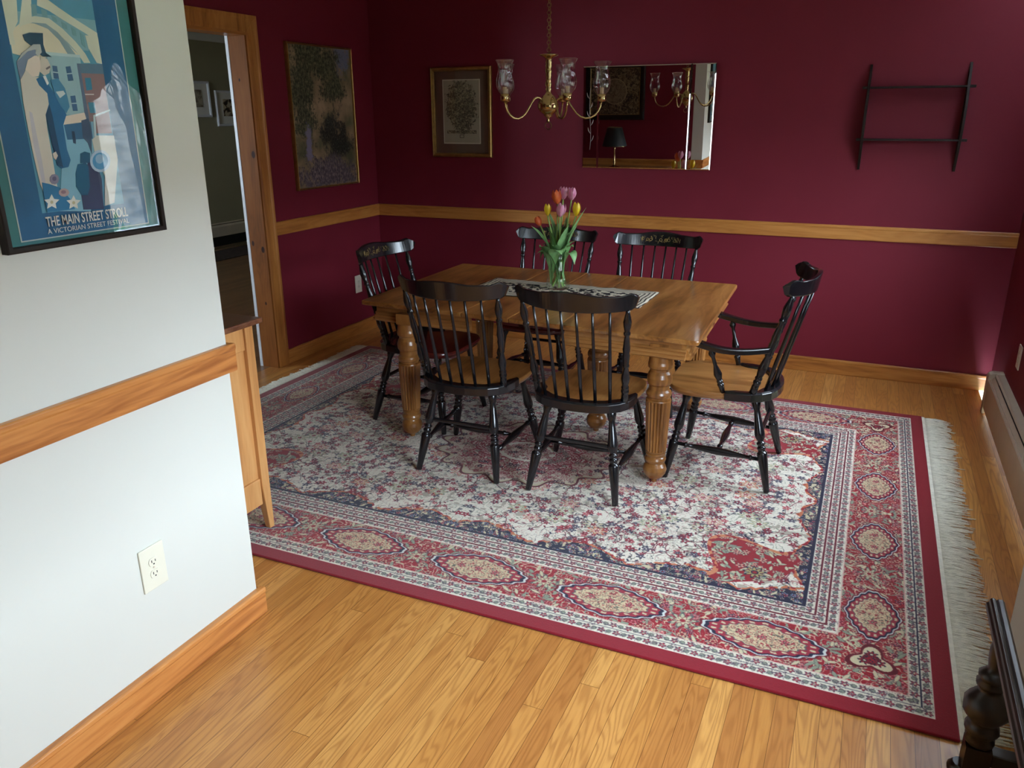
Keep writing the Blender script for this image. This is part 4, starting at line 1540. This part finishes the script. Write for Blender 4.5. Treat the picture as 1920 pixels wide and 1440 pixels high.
def poster():
    yc = (-4.322 - 3.867) / 2
    w, h = .455, .70
    t = thing('framed_poster', 'black-framed blue street festival poster on the white wall', 'poster', (XW, yc, 1.356), PI / 2)
    mb = MB()
    frame_mesh(mb, w, h, .014, .024, prof=[(0, 0), (0, .022), (.003, .024), (.012, .024), (.014, .020), (.014, 0)])
    mb.build('frame', M['near_black_wood'], t)
    MB().box(-w / 2 + .01, w / 2 - .01, -.010, -.002, .01, h - .01).build('mat_board', flatm('teal_mat_board', srgb(66, 132, 134)), t)
    px0, px1, pz0 = -4.276 - yc, -3.917 - yc, 1.381 - 1.356
    pr_ = MB()
    cols = []

    def setc(c):
        if c not in cols: cols.append(c)
        pr_.mi = cols.index(c)
    lay = [0]

    def quad(x0, x1, z0, z1, c):
        setc(c)
        y = -.0104 - lay[0] * .00005
        pr_.flat([(x0, z0), (x1, z0), (x1, z1), (x0, z1)], 1, y - .0004, y + .0002)
        lay[0] += 1

    def poly(pts, c):
        setc(c)
        y = -.0104 - lay[0] * .00005
        q = []
        for u, v in pts:
            k = hit(u, v, 0, XW + .012)
            q.append((min(max(k.y - yc, ix0), ix1), max(k.z - 1.356, pz0 + .004)))
        vs = [(a, b) for a, b in q]
        # keep simple polygons only
        try:
            pr_.flat(vs, 1, y - .0004, y + .0002)
        except ValueError:
            pass
        lay[0] += 1
    ix0, ix1 = px0, px1
    quad(px0 - .003, px1 + .003, pz0 - .003, h - .032, (176, 186, 180))
    quad(px0, px1, pz0, h - .035, (30, 92, 134))
    ix0, ix1 = -4.214 - yc, -3.984 - yc
    iz0, iz1 = 1.437 - 1.356, h - .085
    quad(ix0, ix1, iz0, iz1, (84, 148, 176))
    quad(ix0, ix1, 1.80 - 1.356, 1.87 - 1.356, (124, 168, 182))
    CREAMC, TEAL, DTEAL = (206, 208, 192), (112, 156, 166), (30, 72, 96)
    # pale glow and the arched bridge
    poly([(18, 60), (40, 42), (80, 45), (110, 60), (135, 90), (150, 104), (60, 110), (24, 100)], (214, 206, 184))
    quad(ix0, ix0 + .012, 1.80 - 1.356, iz1, CREAMC)
    poly([(12, -30), (30, -30), (34, 40), (22, 66), (10, 10)], CREAMC)
    poly([(45, -30), (58, -30), (60, 36), (36, 52)], CREAMC)
    poly([(70, -22), (88, -2), (110, 14), (145, 38), (185, 62), (190, 80), (160, 62), (120, 38), (92, 20), (70, 10)], CREAMC)
    poly([(40, 48), (48, 34), (66, 30), (92, 34), (118, 54), (142, 78), (160, 100), (170, 118), (158, 118), (146, 100), (130, 82), (108, 60), (86, 46), (62, 42)], CREAMC)
    poly([(60, 42), (86, 44), (108, 60), (128, 82), (142, 102), (128, 102), (112, 76), (90, 54)], (134, 160, 172))
    for q in ([(58, 8), (68, 8), (70, 28), (62, 30)], [(77, 16), (88, 20), (90, 34), (80, 32)], [(96, 28), (106, 34), (108, 42), (100, 40)], [(115, 40), (125, 46), (127, 56), (118, 52)], [(133, 50), (142, 56), (144, 68), (137, 66)], [(150, 60), (157, 66), (161, 90), (154, 84)], [(165, 70), (172, 76), (176, 104), (168, 98)]):
        poly(q, TEAL)
    poly([(176, 68), (188, 70), (192, 120), (182, 118), (166, 90), (160, 66)], CREAMC)
    # pale house
    poly([(86, 98), (150, 104), (151, 112), (156, 160), (166, 214), (118, 216), (100, 160)], (150, 184, 194))
    poly([(86, 97), (150, 103), (150, 108), (87, 103)], (182, 204, 208))
    for q in ([(98, 123), (107, 124), (111, 149), (101, 147)], [(123, 125), (132, 124), (138, 151), (128, 152)], [(132, 180), (141, 179), (146, 208), (137, 208)]):
        poly(q, (58, 98, 136))
        a, b, c_, d = q
        poly([((a[0] + d[0]) / 2 - .5, (a[1] + d[1]) / 2 - 1), ((b[0] + c_[0]) / 2 + .5, (b[1] + c_[1]) / 2 - 1), ((b[0] + c_[0]) / 2 + .5, (b[1] + c_[1]) / 2 + 1), ((a[0] + d[0]) / 2 - .5, (a[1] + d[1]) / 2 + 1)], (170, 196, 206))
    # brick house
    poly([(148, 134), (200, 134), (210, 250), (168, 250), (158, 196)], (140, 112, 116))
    poly([(145, 119), (198, 121), (200, 139), (149, 137)], (86, 118, 142))
    poly([(144, 119), (149, 120), (172, 250), (164, 250), (154, 180)], (92, 112, 140))
    for q in ([(159, 146), (170, 146), (173, 168), (162, 170)], [(165, 192), (177, 192), (180, 212), (169, 212)]):
        poly(q, (56, 128, 160))
    poly([(159, 176), (176, 176), (176, 178), (160, 178)], (214, 208, 204))
    # street and awning
    poly([(116, 228), (176, 228), (182, 300), (170, 396), (112, 396), (116, 300)], (128, 180, 204))
    poly([(119, 232), (170, 228), (174, 260), (126, 262)], (52, 104, 144))
    poly([(115, 219), (158, 211), (163, 228), (118, 234)], (220, 204, 190))
    poly([(152, 226), (165, 222), (171, 240), (172, 290), (164, 268), (155, 258)], (60, 84, 112))
    poly([(134, 246), (139, 246), (142, 262), (142, 270), (137, 268)], (40, 70, 100))
    # top hat, heads
    poly([(42, 65), (55, 61), (80, 62), (81, 84), (86, 99), (97, 107), (80, 106), (72, 100), (70, 84), (58, 86), (46, 76)], DTEAL)
    poly([(31, 118), (40, 100), (54, 90), (66, 92), (68, 104), (52, 112), (47, 126), (45, 141), (38, 150), (34, 136)], (116, 134, 160))
    poly([(30, 117), (42, 99), (62, 83), (75, 83), (78, 98), (71, 106), (66, 100), (68, 92), (52, 96)], (178, 184, 184))
    poly([(75, 106), (88, 110), (95, 125), (92, 137), (83, 142), (74, 134)], (202, 194, 184))
    poly([(52, 112), (65, 104), (74, 108), (76, 126), (72, 143), (60, 144), (47, 131)], (222, 208, 198))
    poly([(85, 128), (93, 123), (94, 127), (87, 131)], (110, 104, 110))
    # dress, coat
    poly([(38, 150), (48, 131), (60, 143), (72, 145), (75, 156), (88, 175), (91, 195), (85, 215), (88, 240), (97, 290), (105, 340), (112, 372), (92, 386), (75, 345), (62, 290), (50, 230), (43, 190)], (206, 200, 192))
    poly([(54, 208), (60, 212), (78, 300), (86, 350), (78, 340), (62, 270)], (186, 184, 194))
    poly([(67, 148), (78, 143), (95, 165), (112, 190), (124, 215), (118, 235), (125, 280), (132, 300), (128, 313), (115, 316), (107, 310), (98, 270), (85, 215), (91, 195), (88, 175), (73, 160)], (36, 104, 152))
    poly([(85, 215), (92, 196), (98, 218), (104, 250), (118, 314), (107, 310), (96, 265)], (24, 70, 106))
    poly([(80, 143), (85, 142), (91, 156), (88, 160)], (224, 226, 224))
    poly([(94, 150), (108, 147), (121, 165), (126, 182), (130, 200), (124, 212), (114, 200), (104, 182)], (66, 132, 172))
    poly([(104, 172), (118, 170), (122, 176), (112, 184)], (204, 214, 216))
    poly([(98, 288), (104, 284), (108, 292), (104, 300), (100, 296)], (218, 210, 202))
    # motor car
    poly([(172, 262), (180, 254), (218, 254), (224, 300), (214, 380), (196, 386), (196, 330), (178, 290)], (204, 206, 202))
    poly([(152, 366), (165, 300), (178, 300), (190, 335), (194, 392), (156, 393)], (54, 66, 102))
    poly([(150, 288), (158, 284), (168, 287), (168, 305), (150, 306)], (28, 88, 122))
    poly([(141, 325), (145, 308), (160, 305), (165, 312), (168, 350), (164, 366), (152, 366), (142, 350)], (26, 92, 128))
    poly([(174, 216), (206, 205), (207, 208), (178, 219), (180, 256), (176, 256)], (186, 206, 216))

    def disc(cu, cv, r, c, n_=18, e=1.1):
        poly([(cu + r * math.cos(2 * PI * k / n_), cv + e * r * math.sin(2 * PI * k / n_)) for k in range(n_)], c)
    disc(187, 302, 19, (176, 198, 220))
    disc(187, 302, 14.5, (70, 142, 190))
    disc(186, 298, 8, (140, 176, 206))
    # flowers at the foot
    poly([(78, 342), (92, 345), (112, 352), (130, 372), (140, 392), (88, 398), (82, 370)], (42, 118, 166))
    disc(101, 336, 9, (130, 128, 152), 9)
    disc(101, 335, 4, (94, 92, 124), 9)
    disc(119, 361, 10, (176, 154, 156), 9, .8)
    disc(118, 360, 5, (140, 112, 124), 9, .7)

    def star(cu, cv, r, c):
        poly([(cu + r * (1 if k % 2 else .5) * math.cos(2 * PI * k / 10 + .3), cv + r * (1 if k % 2 else .5) * math.sin(2 * PI * k / 10 + .3)) for k in range(10)], c)
    star(96, 379, 15, (228, 226, 220))
    star(137, 380, 14, (228, 226, 220))
    disc(96, 379, 3, (190, 182, 150), 8)
    disc(137, 380, 3, (190, 182, 150), 8)
    pm = [flatm('poster_ink_%d_%d_%d' % c, srgb(*[min(250, v * 1.08 + 8) for v in c])) for c in cols]  # inks lifted paler, painting in the washed-out haze of the glass
    o = pr_.build('print', pm, t)
    tx = [('THE MAIN STREET STROLL', 1.4055, .0240, .0004), ('A VICTORIAN STREET FESTIVAL', 1.3885, .0122, .0000)]
    for body, z, hgt, off in tx:
        cu = bpy.data.curves.new('lettering', 'FONT')
        cu.body = body
        cu.size = hgt * 1.35
        cu.align_x = 'CENTER'
        cu.extrude = .0003
        cu.offset = off
        ob = bpy.data.objects.new('lettering', cu)
        C.objects.link(ob)
        bpy.context.view_layer.update()
        wd_ = ob.dimensions.x
        me = bpy.data.meshes.new_from_object(ob.evaluated_get(bpy.context.evaluated_depsgraph_get()))
        C.objects.unlink(ob)
        bpy.data.objects.remove(ob)
        k = .232 / wd_
        for v in me.vertices:
            v.co = Vector((v.co.x * k, -.0142 - v.co.z, v.co.y))
        me.materials.clear()
        me.materials.append(flatm('poster_lettering', srgb(236, 236, 230)))
        lo = bpy.data.objects.new('lettering', me)
        C.objects.link(lo)
        lo.parent = t
        lo.location = ((-4.213 - 3.978) / 2 - yc, 0, z - 1.356)
        lo['label'] = 'white lettering reading ' + body.lower()
    MB().box(-w / 2 + .012, w / 2 - .012, -.0172, -.016, .012, h - .012).build('glass', M['picture_glass'], t)


poster()

# ------------------------------------------------------------------ wall rack on the back wall
def wall_rack():
    t = thing('wall_shelf', 'small dark wooden open wall shelf without a back, right of the mirror', 'shelf', (3.76, 0, 1.32))
    H = .60
    for x in (-.258, .262):
        pts = []
        n_ = 18
        for i in range(n_ + 1):
            u = i / n_
            d = .012 + .110 * (math.sin(u * PI) ** 1.2)
            pts.append((-d, H * u))
        loop = [(-.003, 0)] + pts + [(-.003, H)]
        MB().prism([(x - .007, y, z) for y, z in loop], [(x + .007, y, z) for y, z in loop]).build('side_panel', M['near_black_wood'], t, .001)
    for z in (.178, .470):
        MB().box(-.250, .254, -.100, -.006, z - .005, z + .005).build('shelf_board', M['near_black_wood'], t, .001)
        for s in (-1, 1):
            MB().box(*( (-.290, -.266) if s < 0 else (.270, .298)), -.090, -.050, z - .007, z + .007).build('tenon_end', M['near_black_wood'], t, .001)


wall_rack()

# ------------------------------------------------------------------ outlets
def outlet(name, label, loc, rz, duplex=True, w=.078, h=.125):
    t = thing(name, label, 'outlet', loc, rz)
    MB().box(-w / 2, w / 2, -.006, 0, -h / 2, h / 2).build('cover_plate', M['ivory_plastic'], t, .002)
    if duplex:
        for s in (-1, 1):
            mb = MB()
            pts = []
            for k in range(20):
                a = 2 * PI * k / 20
                pts.append((.0165 * math.cos(a), max(-.0125, min(.0125, .0165 * math.sin(a))) + s * .019))
            mb.flat(pts, 1, -.0085, -.006)
            r = mb.build('receptacle', M['ivory_plastic'], t, .0008)
            mb = MB()
            mb.box(-.0075, -.0055, -.0092, -.0083, s * .019 - .001, s * .019 + .007)
            mb.box(.0050, .0070, -.0092, -.0083, s * .019 - .001, s * .019 + .006)
            mb.box(-.002, .002, -.0092, -.0083, s * .019 - .009, s * .019 - .005)
            mb.build('slots', M['slot'], r)
        MB().turned((0, -.0062, 0), (0, -.0078, 0), [(0, .0035), (1, .003)], 10).build('screw', M['heater'], t)
    return t


outlet('electrical_outlet', 'ivory duplex outlet on the white wall in the foreground', (XW, -4.074, .411), PI / 2, True, .086, .136)
outlet('electrical_outlet', 'white outlet on the burgundy left wall behind the end chair', (0, -.352, .395), PI / 2, True, .082, .135)
outlet('electrical_outlet', 'white outlet on the right wall above the heater', (W, -.77, .435), -PI / 2, True, .08, .125)

# ------------------------------------------------------------------ sideboard with lamp, picture above it
def sideboard():
    x0, x1, y0, y1, H = .22, 1.475, YE + .025, -3.17, .90
    t = thing('sideboard', 'honey oak sideboard with tapered legs behind the white wall', 'sideboard', (x1, y1, RTH))
    ox = Vector((x1, y1, 0))
    S = M['sideboard']

    def part(mb, nm, m_=S, bev=.003):
        o = mb.build(nm, m_, t, bev)
        o.location = -ox - Vector((0, 0, 0))
        return o
    zr = .0
    for x, sx_ in ((x0, 1), (x1, -1)):
        for y, sy_ in ((y0, 1), (y1, -1)):
            a, b = .044, .026
            xa, ya = x, y
            mb = MB()
            lo = [(xa, ya, 0), (xa + sx_ * b, ya, 0), (xa + sx_ * b, ya + sy_ * b, 0), (xa, ya + sy_ * b, 0)]
            mi = [(xa, ya, .20), (xa + sx_ * a, ya, .20), (xa + sx_ * a, ya + sy_ * a, .20), (xa, ya + sy_ * a, .20)]
            hi = [(xa, ya, H - .022), (xa + sx_ * a, ya, H - .022), (xa + sx_ * a, ya + sy_ * a, H - .022), (xa, ya + sy_ * a, H - .022)]
            mb.loft([lo, mi, hi], smooth=False)
            part(mb, 'leg')
    part(MB().box(x1 - .030, x1 - .018, y0 + .044, y1 - .044, .22, H - .10), 'side_panel', S, 0)
    part(MB().box(x0 + .018, x0 + .030, y0 + .044, y1 - .044, .22, H - .10), 'side_panel', S, 0)
    for x in (x0 + .008, x1 - .034):
        part(MB().box(x, x + .026, y0 + .044, y1 - .044, H - .12, H - .022), 'top_rail')
        part(MB().box(x, x + .026, y0 + .044, y1 - .044, .12, .235), 'bottom_rail')
    part(MB().box(x0 + .044, x1 - .044, y0 + .01, y1 - .03, .15, H - .022), 'carcass', S, 0)
    part(MB().box(x0 - .03, x1 + .03, y0 - .02, y1 + .03, H - .022, H), 'top', M['sideboard_top'], .006)
    n_ = 3
    w = (x1 - x0 - .1) / n_
    for i in range(n_):
        a = x0 + .05 + i * w
        d = part(MB().box(a + .004, a + w - .004, y1 - .03, y1 - .012, .24, H - .19), 'door')
        MB().turned((a + w * .5, y1 - .012, .52), (a + w * .5, y1 + .012, .52), [(0, .006), (.4, .006), (.6, .013), (1, .010)], 12).build('knob', M['brass_dull'], d)
        d = part(MB().box(a + .004, a + w - .004, y1 - .03, y1 - .012, H - .18, H - .035), 'drawer')
        MB().turned((a + w * .5, y1 - .012, H - .105), (a + w * .5, y1 + .012, H - .105), [(0, .006), (.4, .006), (.6, .013), (1, .010)], 12).build('knob', M['brass_dull'], d)
    return t


sideboard()

lt = thing('table_lamp', 'brass candlestick lamp with black shade, reflected in the mirror', 'lamp', (.93, -3.36, .90 + RTH))
MB().turned((0, 0, 0), (0, 0, .27), [(0, .085), (.03, .085), (.06, .05), (.09, .022), (.12, .012), (.2, .010), (.25, .014), (.3, .009), (.5, .011), (.7, .008), (.75, .013), (.8, .008), (1, .008)], 24).build('base', M['brass'], lt)
sh = MB()
seg = 40
r0, r1 = .135, .080
rings = [[(r * math.cos(2 * PI * k / seg), r * math.sin(2 * PI * k / seg), z) for k in range(seg)] for r, z in ((r0, .235), (r1, .43), (r1 - .002, .43), (r0 - .002, .235))]
sh.loft(rings, cap=False).build('lamp_shade', M['lamp_black'], lt)
mb = MB().ring((0, 0, .235), r0, .0018, 'Z', 40, 5).ring((0, 0, .43), r1, .0018, 'Z', 40, 5)
mb.build('shade_trim', M['brass'], lt)


def map_mat():
    m, nt, p = newmat('antique_round_map')
    n = N(nt)
    v = n.coord()
    sep = n.node('ShaderNodeSeparateXYZ')
    n.link(v, sep.inputs[0])
    X, Z = sep.outputs[0], n.m('SUBTRACT', sep.outputs[2], .30)
    d = n.m('SQRT', n.m('ADD', n.m('POWER', X, 2), n.m('POWER', Z, 2)))
    a = n.noise(n.mapping(v, (26, 26, 26)), 1, 3, .6, 1.5)
    out = n.ramp(a, [(.42, srgb(48, 40, 30)), (.5, srgb(92, 80, 58)), (.62, srgb(140, 126, 96))])
    inn = n.ramp(a, [(.38, srgb(84, 74, 56)), (.5, srgb(120, 108, 84)), (.62, srgb(134, 122, 96))])
    col = n.mix(n.m('LESS_THAN', d, .13), out, inn)
    col = n.mix(n.m('LESS_THAN', n.m('ABSOLUTE', n.m('SUBTRACT', d, .132)), .004), col, srgb(160, 146, 112))
    n.link(col, p.inputs['Base Color'])
    setp(p, .6)
    return m


mp = picture('framed_map', 'dark-framed antique round map above the sideboard, reflected in the mirror', (.83, YE, 1.40), PI, .68, .60, .055, .03, M['near_black_wood'])
MB().box(-.29, .29, -.012, -.003, .052, .548).build('map_print', map_mat(), mp)
mb = MB()
frame_mesh(mb, .572, .496, .008, .016)
o = mb.build('inner_frame', M['gold_frame'], mp)
o.location = (0, 0, .052)

# ------------------------------------------------------------------ pictures in the side room
def small_pic(y, z0, w, h, label, art):
    t = picture('framed_picture', label, (-4.1, y, z0), PI / 2, w, h, .03, .025, M['white_trim'])
    MB().box(-w / 2 + .02, w / 2 - .02, -.008, -.002, .02, h - .02).build('mat_board', M['ceiling'], t)
    MB().box(-w * .22, w * .22, -.011, -.008, h * .28, h * .76).build('print', art, t)


def art_mat(nm, a, b, c_):
    m, nt, p = newmat(nm)
    n = N(nt)
    n.link(n.ramp(n.noise(n.mapping(n.coord(), (14, 14, 14)), 1, 2, .5, .6), [(.42, a), (.5, b), (.56, c_)]), p.inputs['Base Color'])
    setp(p, .6)
    return m


small_pic(2.90, 1.52, .44, .43, 'white-framed picture in the side room, nearest the doorway jamb', art_mat('dark_figure_print', srgb(30, 22, 18), srgb(90, 60, 40), srgb(190, 176, 150)))
small_pic(2.36, 1.63, .46, .42, 'cream-framed picture half hidden by the white wall edge, in the side room', art_mat('pale_print', srgb(120, 104, 90), srgb(150, 138, 120), srgb(180, 170, 150)))
MB_r = MB().box(-3.98, -3.45, .6, 4.2, .0005, .010)
tag(MB_r.build('dark_rug', M['dark_rug'], None, .003), 'dark rug on the floor of the side room beyond the doorway', 'rug')

# ------------------------------------------------------------------ low dark table at the lower right
def low_table():
    x0, H = 4.005, .478
    t = thing('wooden_stand', 'low dark wooden stand with turned baluster legs at the lower right edge', 'stand', (4.04, -3.5, 0))
    ox = Vector((4.04, -3.5, 0))
    mb = MB()
    ya, yb = -4.75, -3.40
    prof = [(x0 + dx * .72, z) for dx, z in ((.004, H - .034), (0, H - .026), (.001, H - .016), (.008, H - .013), (.010, H - .004), (.016, H), (.026, H - .001), (.030, H - .005), (.034, H - .001), (.048, H), (.056, H - .006), (.056, H - .034))]
    mb.prism([(x, ya, z) for x, z in prof], [(x, yb, z) for x, z in prof])
    mb.build('top_rail', M['dark_wood'], t, .001).location = -ox
    legp = [(.11, .030), (.118, .040), (.130, .043), (.142, .036), (.150, .044), (.162, .050), (.175, .044), (.182, .036), (.195, .050), (.215, .064), (.235, .066), (.255, .054), (.275, .034), (.285, .030), (.290, .040), (.300, .044), (.308, .032), (.314, .040), (.324, .042), (.334, .028), (.345, .020), (.37, .024), (.40, .026), (.42, .020), (.446, .014)]
    for y in (-3.505, -4.62):
        x = 4.035
        mb = MB()
        z0, z1 = legp[0][0], legp[-1][0]
        mb.turned((x, y, z0), (x, y, z1), [((z - z0) / (z1 - z0), r * .84) for z, r in legp], 10)
        mb.box(x - .030, x + .030, y - .030, y + .030, .035, .112)
        mb.turned((x - .028, y, .0), (x - .028, y, .04), [(0, .02), (.25, .030), (.6, .032), (1, .02)], 14)
        mb.build('leg', M['dark_wood'], t, 0).location = -ox
        MB().box(4.065, 4.135, y - .020, y + .020, .062, .100).build('stretcher', M['black'], t, .003).location = -ox
        MB().box(4.128, 4.158, y - .02, y + .02, .0, .18).build('back_post', M['dark_wood'], t, .002).location = -ox
    return t


low_table()

# ------------------------------------------------------------------ things at the dining window (seen reflected in the poster glass)
def valance():
    mb = MB()
    y0, y1, z1 = WIN_D[0] - .08, WIN_D[1] + .08, WIN_D[3] + .12
    rows = []
    n_ = 90
    for j in range(7):
        row = []
        for i in range(n_ + 1):
            u = i / n_
            drop = .30 + .26 * abs(math.cos(u * PI * 2)) ** .8
            z = z1 - drop * j / 6
            x = W - .035 - .016 * math.sin(u * 75) - .012 * j / 6
            row.append((x, y0 + (y1 - y0) * u, z))
        rows.append(row)
    mb.loft(rows, closed=False, cap=False)
    o = mb.build('window_valance', M['valance'])
    s = o.modifiers.new('thickness', 'SOLIDIFY')
    s.thickness = .004
    tag(o, 'grey green swagged valance, reflected at the top right of the poster glass', 'curtain')


valance()


def houseplant(loc, label, n_, L, seed, hang=False):
    t = thing('potted_plant', label, 'houseplant', loc)
    MB().turned((0, 0, 0), (0, 0, .12), [(0, .05), (.1, .055), (.85, .075), (.9, .082), (1, .082), (1, .07), (.9, .068)], 20).build('pot', M['pot'], t)
    r = random.Random(seed)
    mb = MB()
    for k in range(n_):
        a = r.uniform(0, 2 * PI)
        l = L * r.uniform(.6, 1.1)
        d = Vector((math.cos(a), math.sin(a), 0))
        up = r.uniform(.1, .6)
        e = d * l * r.uniform(.5, 1) + Vector((0, 0, .12 + (l * (up - (.9 if hang else .25)))))
        leaf_mesh(mb, bez((0, 0, .11), d * .05 + Vector((0, 0, .11 + l * .4)), d * l * .5 + Vector((0, 0, .11 + l * up)), e, 8), .02)
    mb.build('foliage', M['leafdark'], t)
    return t


def shrub(loc, rx, ry, rz_, n_, seed, label):
    r = random.Random(seed)
    mb = MB()
    for k in range(n_):
        d = Vector((r.gauss(0, 1), r.gauss(0, 1), r.gauss(0, 1))).normalized()
        p = Vector((d.x * rx, d.y * ry, rz_ + d.z * rz_)) * r.uniform(.75, 1)
        e = p + (d + Vector((0, 0, .4))) * .14
        leaf_mesh(mb, bez(p, p + d * .05, p + d * .09 + Vector((0, 0, .03)), e, 4), .022, n_w=2)
    mb.tube([(0, 0, 0), (0, .02, rz_)], .03, 6)
    o = mb.build('evergreen_shrub', M['leafdark'])
    o.location = loc
    tag(o, label, 'shrub', 'shrubs outside the window')


shrub((6.2, -.55, -.8), .45, .6, .75, 1500, 3, 'green shrub outside, reflected at the foot of the poster glass')

# ------------------------------------------------------------------ outdoors
struct('ground', MB().box(W + .2, 40, -30, 30, -.9, -.8).box(-10, 40, -40, YF - .4, -.9, -.8), M['lawn'], label='lawn outside the windows')


hill = MB()
rows = []
for i, (d, z) in enumerate(((14, -.9), (20, .6), (27, 3.0), (36, 5.4), (48, 7.0), (60, 7.2))):
    rows.append([(d * math.cos(a) + 1.5 * math.sin(a * 9 + i), -4 + d * math.sin(a), z + .5 * math.sin(a * 7 + i * 2)) for a in [(-80 + 160 * k / 40) * PI / 180 for k in range(41)]])
hill.loft(rows, closed=False, cap=False)
M['hill'] = plain('wooded_hillside', srgb(104, 98, 90), 0.95, var=0.45, scale=2.5)
struct('ground_hillside', hill, M['hill'], label='brown wooded hillside outside the windows')


def bare_tree(x, y, h, seed, label):
    r = random.Random(seed)
    mb = MB()

    def grow(p, d, L, rad, lev):
        q = p + d * L
        mb.tube([p, (p + q) / 2 + Vector((r.uniform(-1, 1), r.uniform(-1, 1), 0)) * L * .06, q], [rad, rad * .85, rad * .7], 4, cap=False)
        if lev == 0: return
        for _ in range(3 if lev > 1 else 4):
            nd = (d + Vector((r.uniform(-1, 1), r.uniform(-1, 1), r.uniform(-.3, .7))) * .75).normalized()
            grow(p.lerp(q, r.uniform(.45, 1)), nd, L * r.uniform(.6, .8), rad * .58, lev - 1)
    grow(Vector((0, 0, 0)), Vector((r.uniform(-.1, .1), r.uniform(-.1, .1), 1)).normalized(), h * .3, .09, 6)
    o = mb.build('bare_tree', M['branch'])
    o.location = (x, y, -.82)
    tag(o, label, 'tree', 'bare trees outside the window')


for i, (x, y, h) in enumerate(((7.5, 1.2, 6), (10.5, 4.2, 7), (7.8, 7.2, 5), (15.5, 9.2, 9), (13, -1.5, 8), (19, 14.5, 9), (15, 4.4, 9))):
    bare_tree(x, y, h, 20 + i, 'leafless tree outside, reflected in the poster glass')
